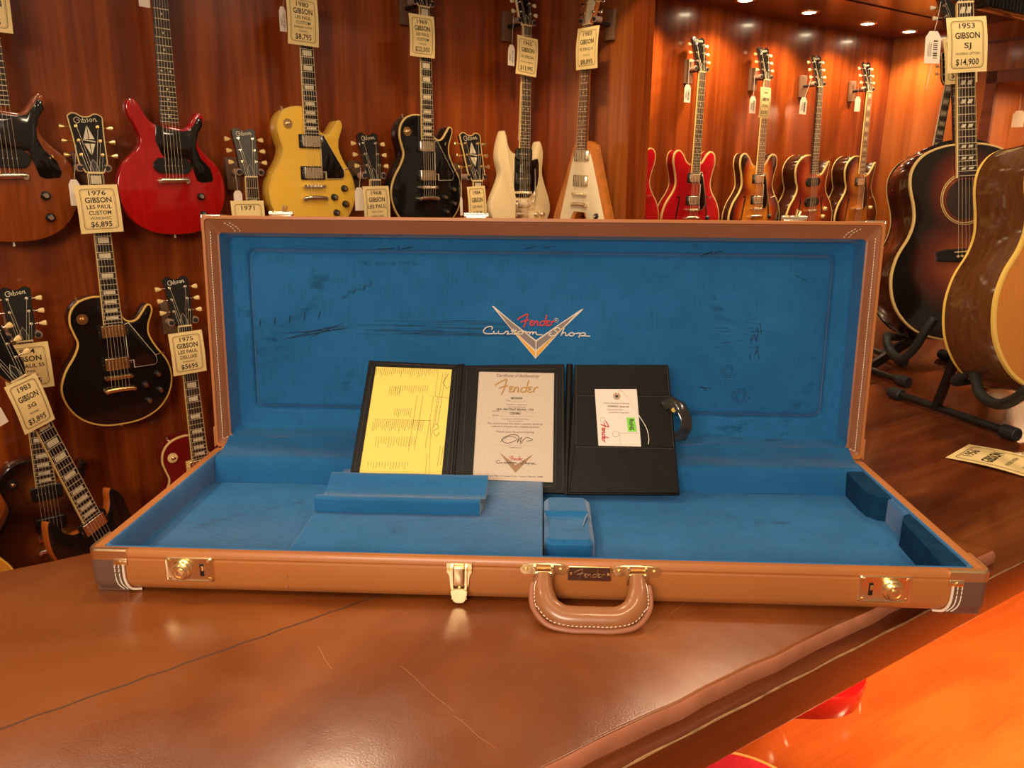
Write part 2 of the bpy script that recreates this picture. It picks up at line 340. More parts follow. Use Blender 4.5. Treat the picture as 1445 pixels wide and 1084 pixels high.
# leather
def leather_mat():
    m = bpy.data.materials.new('brown_leather'); m.use_nodes = True; nt = m.node_tree; b = nt.nodes['Principled BSDF']; L = nt.links
    tc = nt.nodes.new('ShaderNodeTexCoord')
    n1 = nt.nodes.new('ShaderNodeTexNoise'); n1.inputs['Scale'].default_value = 3.2; n1.inputs['Detail'].default_value = 7; n1.inputs['Distortion'].default_value = .6
    n2 = nt.nodes.new('ShaderNodeTexNoise'); n2.inputs['Scale'].default_value = 420; n2.inputs['Detail'].default_value = 2
    n3 = nt.nodes.new('ShaderNodeTexNoise'); n3.inputs['Scale'].default_value = 9; n3.inputs['Detail'].default_value = 3
    vo = nt.nodes.new('ShaderNodeTexVoronoi'); vo.feature = 'DISTANCE_TO_EDGE'; vo.inputs['Scale'].default_value = 7
    mpv = nt.nodes.new('ShaderNodeMapping'); mpv.inputs['Scale'].default_value = (.5, 1.6, 1)
    for n in (n1, n2, n3): L.new(tc.outputs['Object'], n.inputs['Vector'])
    L.new(tc.outputs['Object'], mpv.inputs[0]); L.new(mpv.outputs[0], vo.inputs['Vector'])
    cr = nt.nodes.new('ShaderNodeValToRGB'); e = cr.color_ramp.elements
    e[0].position = .33; e[0].color = (.115, .026, .005, 1); e[1].position = .68; e[1].color = (.27, .078, .015, 1)
    k = e.new(.5); k.color = (.175, .043, .008, 1)
    L.new(n1.outputs['Fac'], cr.inputs[0]); L.new(cr.outputs[0], b.inputs['Base Color'])
    mr = nt.nodes.new('ShaderNodeMapRange'); mr.inputs[1].default_value = .3; mr.inputs[2].default_value = .7; mr.inputs[3].default_value = .20; mr.inputs[4].default_value = .36
    L.new(n3.outputs['Fac'], mr.inputs[0]); L.new(mr.outputs[0], b.inputs['Roughness'])
    b1 = nt.nodes.new('ShaderNodeBump'); b1.inputs['Strength'].default_value = .12; b1.inputs['Distance'].default_value = .001
    b2 = nt.nodes.new('ShaderNodeBump'); b2.inputs['Strength'].default_value = .2; b2.inputs['Distance'].default_value = .006
    L.new(n2.outputs['Fac'], b1.inputs['Height']); L.new(n3.outputs['Fac'], b2.inputs['Height']); L.new(b1.outputs[0], b2.inputs['Normal']); L.new(b2.outputs[0], b.inputs['Normal'])
    b.inputs['Coat Weight'].default_value = .25; b.inputs['Coat Roughness'].default_value = .2
    return m
M_leather = leather_mat()
M_edge = mat('leather_rolled_edge', (.46, .165, .085), .38, noise=.25, nscale=30, bump=.3)
lb = MB()
def LR(z, i): return [(x, y, z) for x, y in [(p[0], p[1]) for p in rrect(-2.6+i, .622-i, -.228+i, .43-i, .012, 0, 3)]]
# finely subdivided wavy edge
def wavy(z, i):
    out = []; P = [(-2.55+i, -.228+i), (.622-i, -.228+i), (.622-i, .43-i), (-2.55+i, .43-i)]
    for k in range(4):
        a = Vector(P[k]); b = Vector(P[(k+1) % 4]); n = 90 if k % 2 == 0 else 24
        d = (b-a).normalized(); nn = Vector((-d.y, d.x))
        for j in range(n):
            t = j/n; s = (b-a).length*t
            wv = .0011*math.sin(s*41+k)+.0008*math.sin(s*97+2*k)
            if j == 0: wv = 0
            p = a+(b-a)*t+nn*wv; out.append((p.x, p.y, z))
    return out
lb.rings([wavy(TOP, 0), wavy(-.012, -.0012), wavy(-.005, 0), wavy(-.0016, .0022), wavy(0, .0055)], mats=[1, 1, 1, 0], capm=(1, 0))
lt = lb.build('leather_top', [M_leather, M_edge]); lt.matrix_world = RM
tag(lt, 'scuffed brown leather sheet covering the counter top under the open case', 'leather covering')
# seam in the leather
sm = MB()
a = on_z(-60, 1050, 0); b = on_z(530, 842, 0); d = (b-a); 
pts = [a+d*(i/60)+Vector((.0006*math.sin(i*1.3), .0009*math.sin(i*.9), .0002)) for i in range(90)]
sm.tube([p for p in pts], .0011, 6, flat=.3, nrm=(0, 0, 1))
o = sm.build('seam', mat('seam_dark', (.05, .014, .006), .6)); o.parent = lt; o.matrix_parent_inverse = RM.inverted()
s2 = MB()
for (x0, y0, x1, y1, r) in ((905, 900, 1010, 815, .0002), (565, 940, 640, 1005, .00018), (448, 912, 468, 945, .0003), (640, 1010, 700, 1058, .00022)):
    s2 = MB(); a = on_z(x0, y0, 0); b = on_z(x1, y1, 0); s2.tube([a+(b-a)*(i/8)+Vector((0, .0012*math.sin(i), .0001)) for i in range(9)], r, 5, flat=.3, nrm=(0, 0, 1))
    o = s2.build('scratch', mat('scratch_light', (.42, .17, .06), .5)); o.parent = lt; o.matrix_parent_inverse = RM.inverted()

# downlight trims
LU = (-1.9, -1.4, -.9, -.4, .1, .6, 1.1, 2.07, 2.54, 3.0, 3.48, 3.86)
proto = None
for u_ in LU[-4:]:
    if proto is None:
        dl = empty('downlight', T4(room(u_, 1.99, SOF)))
        b = MB(); n = 28
        R = [[(r*math.cos(2*math.pi*i/n), r*math.sin(2*math.pi*i/n), z) for i in range(n)] for r, z in ((.048, 0), (.047, -.005), (.034, -.006), (.030, -.002))]
        b.rings(R, caps=(False, False)); b.build('trim_ring', M_gold, dl)
        b = MB(); b.cyl((0, 0, -.0045), (0, 0, -.001), .030, n=24); b.build('bulb', mat('lit_bulb', (1, .8, .5), .5, emit=((1, .80, .52), 60)), dl)
        proto = dl
    else:
        dl = proto.copy(); C.objects.link(dl); dl.location = room(u_, 1.99, SOF)
        for ch in proto.children: c2 = ch.copy(); C.objects.link(c2); c2.parent = dl
    k = LU.index(u_)-8
    dl['label'] = ['lit recessed brass downlight nearest the partition, cut by the top of the photo', 'lit recessed downlight above the sunburst guitar with the yellow price sign',
                   'lit recessed downlight above the dark-necked sunburst guitar', 'lit recessed downlight at the right end of the soffit'][k]
    dl['category'] = 'light'; dl['group'] = 'downlights under the display soffit'
# black vent on the dark ceiling edge at the upper right
P = on_plane(1425, 14, room(0, 1.0, 0), Vector((-uy, ux, 0)))
vt = empty('ceiling_vent', T4(P) @ Matrix.Rotation(AZ, 4, 'Z'), 'black slotted vent on the dark ceiling edge at the upper right', 'vent')
b = MB(); b.box((-.22, -.03, -.02), (.5, .03, .10), .01); b.build('vent_housing', M_black, vt)
b = MB()
for i in range(24): b.box((-.19+i*.026, -.034, -.012), (-.178+i*.026, -.029, .03))
b.build('slats', M_plastic, vt)

# ================================================================== THE CASE
W2, D, H = .53, .3765, .0559
BETA = .05655
def tan_mat(name, col):
    return mat(name, col, .42, coat=.12, noise=.12, nscale=8, bump=.0)
M_tan = mat('tan_vinyl', (.44, .150, .038), .40, coat=.1, noise=.10, nscale=5)
nt = M_tan.node_tree; bb = nt.nodes['Principled BSDF']; nn = nt.nodes.new('ShaderNodeTexNoise'); nn.inputs['Scale'].default_value = 700; bp = nt.nodes.new('ShaderNodeBump'); bp.inputs['Strength'].default_value = .12; bp.inputs['Distance'].default_value = .0006
tcn = nt.nodes.new('ShaderNodeTexCoord'); nt.links.new(tcn.outputs['Object'], nn.inputs['Vector']); nt.links.new(nn.outputs['Fac'], bp.inputs['Height']); nt.links.new(bp.outputs[0], bb.inputs['Normal'])
M_bump = mat('grey_brown_leather', (.13, .066, .045), .45)
M_stitch = mat('white_thread', (.80, .70, .55), .6)
M_patch = mat('rust_metal_edge', (.30, .10, .04), .4)
def velvet():
    m = bpy.data.materials.new('blue_velvet'); m.use_nodes = True; nt = m.node_tree; b = nt.nodes['Principled BSDF']; L = nt.links
    tc = nt.nodes.new('ShaderNodeTexCoord')
    def noise(sc, det=5, st=(1, 1, 1), dist=0):
        mp = nt.nodes.new('ShaderNodeMapping'); mp.inputs['Scale'].default_value = st
        n = nt.nodes.new('ShaderNodeTexNoise'); n.inputs['Scale'].default_value = sc; n.inputs['Detail'].default_value = det; n.inputs['Distortion'].default_value = dist
        L.new(tc.outputs['Object'], mp.inputs[0]); L.new(mp.outputs[0], n.inputs['Vector']); return n.outputs['Fac']
    def mrange(v, a, b_, c=0, d=1):
        r = nt.nodes.new('ShaderNodeMapRange'); r.inputs[1].default_value = a; r.inputs[2].default_value = b_; r.inputs[3].default_value = c; r.inputs[4].default_value = d; L.new(v, r.inputs[0]); return r.outputs[0]
    def mix(f, A, B):
        r = nt.nodes.new('ShaderNodeMix'); r.data_type = 'RGBA'; L.new(f, r.inputs[0])
        for i, X in ((6, A), (7, B)):
            if isinstance(X, tuple): r.inputs[i].default_value = (*X, 1)
            else: L.new(X, r.inputs[i])
        return r.outputs[2]
    def mul(a, b_):
        r = nt.nodes.new('ShaderNodeMath'); r.operation = 'MULTIPLY'; L.new(a, r.inputs[0])
        if isinstance(b_, float): r.inputs[1].default_value = b_
        else: L.new(b_, r.inputs[1])
        return r.outputs[0]
    base = mix(mrange(noise(6, 5), .35, .65), (.011, .100, .262), (.016, .124, .310))
    weave = mrange(noise(1, 2, (30, 30, 900)), .40, .60); weave2 = mrange(noise(1, 2, (900, 30, 30)), .40, .60)
    base = mix(mul(mul(weave, weave2), .35), base, (.005, .065, .165))
    scuff = mul(mrange(noise(7, 6, (1, 1, 1), 1.2), .60, .70), mrange(noise(90, 3, (.4, 1, 1.6)), .45, .62))
    base = mix(mul(scuff, .5), base, (.0012, .018, .055))
    L.new(base, b.inputs['Base Color']); b.inputs['Roughness'].default_value = .85
    b.inputs['Sheen Weight'].default_value = .42; b.inputs['Sheen Roughness'].default_value = .40; b.inputs['Sheen Tint'].default_value = (1, .9, .8, 1)
    b.inputs['Specular IOR Level'].default_value = .15
    bp = nt.nodes.new('ShaderNodeBump'); bp.inputs['Strength'].default_value = .5; bp.inputs['Distance'].default_value = .0012
    L.new(noise(160, 3), bp.inputs['Height'])
    bp2 = nt.nodes.new('ShaderNodeBump'); bp2.inputs['Strength'].default_value = .5; bp2.inputs['Distance'].default_value = .006
    L.new(noise(9, 3), bp2.inputs['Height']); L.new(bp.outputs[0], bp2.inputs['Normal']); L.new(bp2.outputs[0], b.inputs['Normal'])
    return m
M_velvet = velvet()
M_velvet_dark = mat('dark_pad_velvet', (.005, .040, .100), .9, noise=.35, nscale=60, bump=.4, spec=.1)  # darker velvet colour for the two body pads
M_crush = mat('crushed_velvet', (.002, .028, .080), .9, noise=.5, nscale=200)
case = empty('guitar_case', T4((0, 0, 0)), 'open tan hardshell case with blue velvet lining lying across the leather counter', 'guitar case')
def rr(i, z, r=.010, l=None, t=None, bo=None, n=5):
    l = i if l is None else l; t = i if t is None else t; bo = i if bo is None else bo
    return rrect(-W2+l, W2-l, bo, D-t, r, z, n)
b = MB()
b.rings([rr(.022, .0005, .01), rr(.012, .001, .010), rr(.004, .006, .012), rr(.0, .015, .012), rr(0, .0435, .012), rr(.0012, .0450, .012), rr(.0012, .0465, .012), rr(0, .048, .012), rr(.0005, .053, .012), rr(.003, H, .010),
         rr(.010, H, .005), rr(.0125, H-.001, .004), rr(.0125, .050, .004)], caps=(True, False))
base = b.build('base_shell', M_tan, case)
# shut lid shell (stands up from the hinge)
LM = T4((0, D, H)) @ Matrix(((1, 0, 0, 0), (0, math.sin(BETA), math.cos(BETA), 0), (0, math.cos(BETA), -math.sin(BETA), 0), (0, 0, 0, 1)))
# local lid frame: x across, y up the lid, z into the shell (depth)
def lr(l, t, bo, z, r=.02, n=5):
    r = min(r, .006) if z < .03 else r*.55
    return rrect(-W2+l, W2-l, bo, D-t, r, z, n)
b = MB()
b.rings([lr(.010, .010, .010, .062, .02), lr(.003, .003, .003, .060, .024), lr(0, 0, 0, .052, .024), lr(0, 0, 0, .002, .024), lr(.001, .001, .001, 0, .024), lr(.005, .005, .005, 0, .020), lr(.006, .006, .006, .004, .02)], caps=(True, False))
lid = b.build('lid_shell', M_tan, case); lid.matrix_local = LM
b = MB()
b.rings([lr(.006, .006, .006, .004, .02), lr(.009, .010, .008, .006, .018), lr(.017, .024, .012, .019, .015), lr(.020, .0265, .014, .020, .014)], caps=(False, False))
band = b.build('lid_inner_band', mat('brown_inner_band', (.30, .105, .042), .42, noise=.15, nscale=8), case); band.matrix_local = LM
# velvet of the lid, finely meshed rings
def lidring(t):   # keyed profile
    keys = [(0, (.0195, .0262, .0135, .0195)), (.18, (.023, .029, .017, .033)), (.36, (.027, .032, .022, .046)), (.42, (.030, .034, .027, .048)), (.70, (.046, .048, .048, .053)), (.80, (.050, .052, .053, .0545)),
            (.86, (.0525, .0545, .056, .0600)), (.90, (.0535, .0555, .0575, .0598)), (.95, (.0555, .0575, .0600, .0535)), (1.0, (.063, .064, .067, .0512))]
    for (a, A), (c, B) in zip(keys, keys[1:]):
        if a <= t <= c:
            f = (t-a)/(c-a); return [A[i]+(B[i]-A[i])*f for i in range(4)]
b = MB(); RR = []
for i in range(31):
    l, t, bo, z = lidring(i/30); RR.append(lr(l, t, bo, z, .022, 8))
b.rings(RR, caps=(False, True)); lv = b.build('lid_lining', M_velvet, case, 60); lv.matrix_local = LM
# marks pressed into the lid velvet
b = MB(); rnd = random.Random(3)
def lidpt(x, y, z=.0512): # picture point on the lid panel
    P = on_plane(x, y, LM @ Vector((0, 0, z)), (LM.to_3x3() @ Vector((0, 0, 1)))); return LM.inverted() @ P
def dash(x0, y0, x1, y1, r):
    p = lidpt(x0, y0); q = lidpt(x1, y1); b.tube([(p.x+(q.x-p.x)*i/4, p.y+(q.y-p.y)*i/4+.0004*math.sin(i), .0512) for i in range(5)], [r*.3, r, r*.8, r, r*.2], 5, flat=.15, nrm=(0, 0, 1))
for k in range(34):
    y = 452+rnd.random()*22; x0 = 486+rnd.random()*170; dash(x0, y, x0+rnd.uniform(30, 150), y+1, .00035)
for k in range(7): dash(370+k*3+rnd.random()*60, 470+rnd.random()*14, 470+rnd.random()*30, 455+rnd.random()*10, .0008)
for k in range(5):
    x = 366+k*21; dash(x, 462-k*3, x+2, 450-k*3, .0013)
for k in range(30):
    x = 1000+rnd.random()*68; y = 448+rnd.random()*45; dash(x, y, x+rnd.uniform(5, 22), y, .0003)
for k in range(18):
    x = 1066+rnd.gauss(0, 4); y = 455+rnd.random()*48; dash(x, y, x+rnd.uniform(-2, 3), y+rnd.uniform(3, 9), .0009)
for cx_, cy_, rr_ in ((1028, 524, 11), (1045, 559, 12)):
    for q in range(3):
        r_ = rr_-q*3
        for s in range(9):
            a0 = s*.6+q; dash(cx_+r_*math.cos(a0), cy_+r_*.8*math.sin(a0), cx_+r_*math.cos(a0+.45), cy_+r_*.8*math.sin(a0+.45), .0007)
dash(985, 547, 1004, 548, .0010); dash(990, 545, 998, 552, .0012)
for k in range(40):
    x = 480+rnd.random()*45; dash(x, 415-(x-480)*.45+rnd.random()*10, x+3, 415-(x-480)*.45+rnd.random()*8, .0005)
for k in range(38):
    x = 505+rnd.random()*85; dash(x, 368+rnd.random()*8, x+3.5, 370+rnd.random()*5, .0004)
for (x0, y0, x1, y1) in ((530, 352, 558, 350), (562, 347, 563, 353), (565, 352, 584, 348), (738, 352, 760, 347), (765, 350, 792, 346), (988, 361, 1006, 355), (1003, 353, 1004, 360), (1008, 357, 1020, 354), (1120, 388, 1140, 397)):
    dash(x0, y0, x1, y1, .0006)
pm = b.build('pile_marks', M_crush, case); pm.matrix_local = LM
# stitching on the lid band
def stitch(pts, step=.0042, ln=.0030, r=.0006):
    mb = MB(); pts = [Vector(p) for p in pts]
    for a, c in zip(pts, pts[1:]):
        n = max(1, int((c-a).length/step)); d = (c-a).normalized(); s = d.orthogonal().normalized()*.0002
        for i in range(n):
            p = a+(c-a)*((i+.5)/n); mb.tube([p-d*ln/2-s, p, p+d*ln/2+s], r, 5)
    return mb
for sx in (-1, 1):
    x = sx*(W2-.0105)
    o = stitch([(sx*(W2-.006), D-.020, .0048), (sx*(W2-.011), D-.024, .0082), (x, .3, .0075), (x, .012, .0075), (sx*(W2-.017), .014, .016)]).build('stitching', M_stitch, case); o.matrix_local = LM
    for k in (0, .008):
        o = stitch([(sx*(W2-.034-k), D-.0105, .006), (sx*(W2-.045-k), D-.018, .0125), (sx*(W2-.048-k), D-.0255, .0185)]).build('stitching', M_stitch, case); o.matrix_local = LM
    b = MB(); b.box((min(sx*W2, sx*(W2-.03)), D-.002, .003), (max(sx*W2, sx*(W2-.03)), D+.0015, .04), .0008); b.box((min(sx*(W2+.0015), sx*(W2-.001)), D-.026, .003), (max(sx*(W2+.0015), sx*(W2-.001)), D+.0015, .04), .0008)
    o = b.build('lid_corner_cap', M_chrome, case); o.matrix_local = LM
    b = MB(); b.box((min(sx*(W2+.0015), sx*(W2-.001)), 0, -.001), (max(sx*(W2+.0015), sx*(W2-.001)), .034, .03), .0007)
    o = b.build('hinge_guard', M_tan, case); o.matrix_local = LM
# hinge strip
b = MB(); b.cyl((-W2+.03, D+.004, H), (W2-.03, D+.004, H), .004, n=10); b.build('hinge', M_gold, case)
# velvet of the base
b = MB()
def br(i, z, r=.006): return rrect(-W2+i, W2-i, i, D-i, r, z, 5)
b.rings([br(.0125, .0545), br(.0145, .0555), br(.0168, .0535), br(.0172, .024, .012), br(.0175, .017, .012), br(.021, .0145, .012)], caps=(False, True))
b.build('base_lining', M_velvet, case, 60)
# velvet ledge over the hinge, runs from the base wall up into the lid
b = MB(); prof = [(D-.052, .0150), (D-.050, .030), (D-.047, .0500), (D-.044, .0540), (D-.034, .0560), (D-.016, .0575), (D-.006, .0600), (D+.006, .0640), (D+.018, .0700)]
n = len(prof); xs = [(-W2+.018)+(2*W2-.036)*i/60 for i in range(61)]
vs = [(x, y, z+.0006*math.sin(x*37+k)) for x in xs for k, (y, z) in enumerate(prof)]
b.add(vs, [(i*n+k, (i+1)*n+k, (i+1)*n+k+1, i*n+k+1) for i in range(60) for k in range(n-1)])
b.add([(xs[0], y, z) for y, z in prof]+[(xs[0], D-.02, .02)], [tuple(range(n+1))]); b.add([(xs[-1], y, z) for y, z in prof]+[(xs[-1], D-.02, .02)], [tuple(range(n+1))])
b.build('hinge_ledge', M_velvet, case, 60)
# accessory compartment with its flap
cl = MB(); cl.box((-.303, .0185, .0150), (.0145, .33, .0395), .002)
acc = cl.build('accessory_compartment', M_velvet, case)
b = MB(); prof = [(.160, .040), (.160, .058), (.1625, .0605), (.172, .0610), (.176, .0590), (.182, .0560), (.195, .0570), (.212, .0625), (.224, .0690), (.232, .0715), (.236, .0700), (.238, .060), (.238, .040)]
x0, x1 = -.302, -.072; n = len(prof); xs = [x0+(x1-x0)*i/24 for i in range(25)]
vs = [(x+(.006 if y > .18 else 0)*1.0, y+.0005*math.sin(x*60), z) for x in xs for y, z in prof]
b.add(vs, [(i*n+k, (i+1)*n+k, (i+1)*n+(k+1) % n, i*n+(k+1) % n) for i in range(24) for k in range(n)]+[tuple(range(n)), tuple(range(24*n, 25*n))])
b.build('flap', M_velvet, acc, 50)
# neck rest with its carved notch
b = MB(); b.prism(offset([(x, y) for x, y, _ in rrect(.0165, .082, .085, .235, .012, 0, 4)], 0), .0150, .041, .006)
nr = b.build('neck_rest', M_velvet, case)
b = MB(); z0 = .0415
b.add([(.020, .160, z0), (.072, .160, z0), (.060, .096, z0-.004), (.030, .096, z0-.004), (.016, .166, z0+.006), (.078, .166, z0+.006)], [(0, 1, 2, 3), (4, 5, 1, 0), (4, 0, 3), (5, 2, 1)])
b.build('notch', M_velvet, nr)
# shaped pad along the right wall
b = MB()
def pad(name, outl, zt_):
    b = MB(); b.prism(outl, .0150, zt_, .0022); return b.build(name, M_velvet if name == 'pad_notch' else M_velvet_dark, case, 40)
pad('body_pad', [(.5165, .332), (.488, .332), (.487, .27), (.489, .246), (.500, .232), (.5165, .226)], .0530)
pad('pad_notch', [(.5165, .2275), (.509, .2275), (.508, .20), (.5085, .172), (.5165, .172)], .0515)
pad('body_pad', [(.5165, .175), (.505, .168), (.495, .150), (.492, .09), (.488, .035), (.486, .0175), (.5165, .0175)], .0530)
# gold hardware on the front
def plate(name, cx, cz, w, h, flip=1):
    b = MB(); b.T = T4((cx, -.0008, cz)) @ Matrix.Rotation(math.pi/2, 4, 'X')
    b.rings([rrect(-w/2+i, w/2-i, -h/2+i, h/2-i, .003, z) for i, z in ((0, -.001), (0, .0012), (.0012, .0022), (.0022, .0019))])
    o = b.build(name, M_brass, case)
    b = MB(); b.T = T4((cx, -.0008, cz)) @ Matrix.Rotation(math.pi/2, 4, 'X'); x = -flip*w*.14
    n = 28
    prof = [(.0125, .002), (.0125, .0045), (.0112, .006), (.0098, .0058), (.0096, .010), (.0085, .0112), (.0066, .0112), (.0060, .0096), (.0042, .0096), (.0038, .012), (.0018, .0122)]
    b.rings([[(x+r*math.cos(2*math.pi*i/n), r*math.sin(2*math.pi*i/n), z) for i in range(n)] for r, z in prof])
    b.build('lock_cylinder', M_brass, o)
    b = MB(); b.T = T4((cx, -.0008, cz)) @ Matrix.Rotation(math.pi/2, 4, 'X'); x = flip*w*.27
    b.box((x-.0025, -.008, .0015), (x+.0025, .008, .0024), .0006); b.build('lock_slot', M_plastic, o)
    b = MB(); b.T = T4((cx, -.0008, cz)) @ Matrix.Rotation(math.pi/2, 4, 'X'); x = flip*w*.27
    b.box((x-.0012, -.001, .0022), (x+.0022, .005, .0032), .0005); b.build('slot_tongue', M_gold, o)
    for sx in (-1, 1):
        for sy in (-1, 1):
            b = MB(); b.T = T4((cx, -.0008, cz)) @ Matrix.Rotation(math.pi/2, 4, 'X'); b.cyl((sx*(w/2-.005), sy*(h/2-.004), .001), (sx*(w/2-.005), sy*(h/2-.004), .0030), .0030, .0018, 12)
            b.build('screw', M_gold, o)
    return o
plate('lock_plate', -.4075, .0345, .058, .0315, 1)
plate('lock_plate', .4110, .0325, .060, .0335, -1)
# centre draw latch
def fr(b, cx, cz): b.T = T4((cx, -.0008, cz)) @ Matrix.Rotation(math.pi/2, 4, 'X'); return b
cx, cz = -.0835, .031
b = fr(MB(), cx, cz); b.prism([(-.0155, .021), (.0155, .021), (.0155, .010), (.0125, .004), (.0110, -.012), (-.0110, -.012), (-.0125, .004), (-.0155, .010)], 0, .002, .0006)
la = b.build('draw_latch', M_brass, case)
b = fr(MB(), cx, cz)
for s in (-1, 1): b.prism([(s*.0095, .018), (s*.0072, .018), (s*.0066, -.020), (s*.0090, -.024)], .002, .0075)
b.prism(crom([(-.009, -.010), (.009, -.010), (.009, -.020), (.006, -.0265), (0, -.028), (-.006, -.0265), (-.009, -.020)], 3), .0062, .0086, .0008)
b.build('latch_frame', M_brass, la)
b = fr(MB(), cx, cz); b.box((-.0065, -.006, .002), (.0065, .018, .0090), .0016); b.build('latch_lever', M_brass, la)
b = fr(MB(), cx, cz); b.cyl((0, -.0125, .002), (0, -.0125, .0075), .0026, n=12); b.build('rivet', M_gold, la)
for s in (-1, 1):
    b = fr(MB(), cx, cz); b.cyl((s*.0128, .012, .001), (s*.0128, .012, .0034), .0026, .0018, 12); b.build('rivet', M_gold, la)
# two little pin holes on the left
b = fr(MB(), -.2905, .0225)
b.cyl((0, .0045, -.0002), (0, .0045, .0012), .0012, n=8); b.cyl((0, -.0075, -.0002), (0, -.0075, .0012), .0012, n=8); b.build('pin_heads', mat('dull_pink_pin', (.35, .14, .08), .4), case)
# handle brackets
for cx in (.0155, .1245):
    b = fr(MB(), cx, .0465)
    b.prism(crom([(-.0285, 0), (-.024, .0062), (-.012, .0075), (0, .0078), (.012, .0075), (.024, .0062), (.0285, 0), (.024, -.0062), (.014, -.0066), (0, -.0068), (-.014, -.0066), (-.024, -.0062)], 3), 0, .002, .0008)
    hb = b.build('handle_bracket', M_brass, case)
    for s in (-1, 1):
        b = fr(MB(), cx, .0465); b.cyl((s*.0205, 0, .001), (s*.0205, 0, .0042), .0036, .0024, 14); b.build('rivet', M_gold, hb)
        b = fr(MB(), cx, .0465); b.prism([(s*.0115, .0055), (s*.0090, .0055), (s*.0098, -.012), (s*.0120, -.014)], .002, .010); b.build('lug', M_brass, hb)
    b = fr(MB(), cx, .0465); b.cyl((-.0105, -.001, .0075), (.0105, -.001, .0075), .0016, n=10); b.build('pivot_pin', M_brass, hb)
# handle: padded arch with a flat stitched welt, hinged at the brackets and resting on the leather
O = Vector((0, -.0105, .0450)); TP = on_z(832, 872, .0125); TP.x = 0; L_ = (TP-O).length; E_ = (TP-O).normalized(); N_ = Vector((1, 0, 0)).cross(E_).normalized()
if N_.y > 0: N_ = -N_
def hp(x, s, n=0): return Vector((x, 0, 0))+O+E_*s+N_*n
k_ = L_
hc = crom([(.0155, 0), (.0155, .2*k_), (.0160, .45*k_), (.0215, .75*k_), (.036, .96*k_), (.052, k_), (.070, k_), (.088, k_), (.104, .96*k_), (.1185, .75*k_), (.1240, .45*k_), (.1245, .2*k_), (.1245, 0)], 5, False)
n = len(hc); b = MB()
b.tube([hp(x, s) for x, s in hc], [.0088+.0042*min(1, i/12, (n-1-i)/12) for i in range(n)], 14, flat=.80, nrm=N_)
hd = b.build('handle', mat('tan_handle_leather', (.31, .115, .040), .34, coat=.25), case, 60)
ho = crom([(.0040, .22*k_), (.0025, .40*k_), (.0045, .80*k_), (.020, k_+.0085), (.045, k_+.0145), (.070, k_+.0148), (.095, k_+.0145), (.120, k_+.0085), (.1355, .80*k_), (.1375, .40*k_), (.1360, .22*k_)], 5, False)
b = MB(); b.tube([hp(x, s) for x, s in ho], .0034, 10, flat=.7, nrm=N_); b.build('welt', mat('welt_leather', (.33, .115, .055), .4), hd, 60)
ps = [hp(70e-3+(x-.07)*.955, s-.0032 if s > .8*k_ else s, .0050) for x, s in ho]
o = stitch(ps, .0034, .0026, .00055).build('handle_stitching', M_stitch, hd)
# name plate
cx, cz = .0695, .0425
b = fr(MB(), cx, cz); b.rings([rrect(-.0255+i, .0255-i, -.0092+i, .0092-i, .0022, z) for i, z in ((0, -.001), (0, .0016), (.0006, .0020))])
npl = b.build('name_plate', M_gold, case)
b = fr(MB(), cx, cz); b.rings([rrect(-.0243, .0243, -.0081, .0081, .0018, z) for z in (.0016, .0023)]); b.build('enamel', mat('brown_enamel', (.07, .022, .012), .35), npl)
b = fr(MB(), cx, cz); put_strokes(b, SC_F, 697, 308, .036/395, .00042, .0026); b.build('lettering', M_brass, npl)
for s in (-1, 1): b = fr(MB(), cx, cz); b.cyl((s*.0215, 0, .002), (s*.0215, 0, .0034), .0021, .0014, 10); b.build('rivet', M_gold, npl)
# front corner guards: leather bumper, white piping, double stitching, brass cap
for s in (-1, 1):
    bw = .042
    def cr_(i, z, ext=0, w=bw):
        # outline of the corner region, wrapping front and side
        x1 = s*(W2+.0012-i); xi = s*(W2-w); r = .012; pts = []
        pts.append((xi, -.0012+i, z))
        for q in range(9):
            a = math.radians(-90+90*q/8); pts.append((s*(W2+.0012-r+(r-i)*math.cos(a)), -.0012+r+(r-i)*math.sin(a), z))
        pts.append((s*(W2+.0012-i), w, z)); pts.append((s*(W2-.004), w, z)); pts.append((s*(W2-.004), .005, z)); pts.append((xi, .005, z))
        return pts
    b = MB(); b.rings([cr_(.016, .0002), cr_(.006, .0028), cr_(.001, .010), cr_(0, .016), cr_(0, .0440)])
    cg = b.build('corner_guard', M_bump, case, 40)
    b = MB()
    def edge(dx): return [Vector((s*(W2-bw-dx)+s*0, -.0018, .038)), Vector((s*(W2-bw-dx), -.0018, .022)), Vector((s*(W2-bw-dx-.002), -.0012, .012)), Vector((s*(W2-bw-dx-.006), .002, .0045)), Vector((s*(W2-bw-dx-.014), .008, .0015))]
    b.tube([Vector(p) for p in crom(edge(0), 4, False)], .0016, 8); b.build('piping', mat('white_piping', (.74, .62, .50), .4), cg)
    for dx in (.0055, .0105):
        e_ = [Vector(p)+Vector((0, -.0003, 0)) for p in crom(edge(-dx)[:4], 3, False)]
        st = stitch(e_, .0052, .0038, .0007).build('stitching', M_stitch, cg)
    b = MB(); b.rings([cr_(-.0006, .0440, w=.047), cr_(-.0006, .0555, w=.047), cr_(.0012, .0572, w=.047)], caps=(False, False))
    o_ = [p for p in cr_(.0012, .0572, w=.047)]; b.add(o_[:11]+[(s*(W2-.0040), .047, .0572), (s*(W2-.0040), .0055, .0572), (s*(W2-.047), .0055, .0572)], [tuple(range(14))])
    b.box((min(s*(W2-.047), s*(W2-.030)), -.0022, .0375), (max(s*(W2-.047), s*(W2-.030)), -.0006, .046), .0006)
    cpp = b.build('brass_cap', M_brass, cg, 30)
    b = MB(); b.cyl((s*(W2-.0385), -.002, .0415), (s*(W2-.0385), -.0038, .0415), .0028, .0018, 12); b.build('rivet', M_gold, cg)
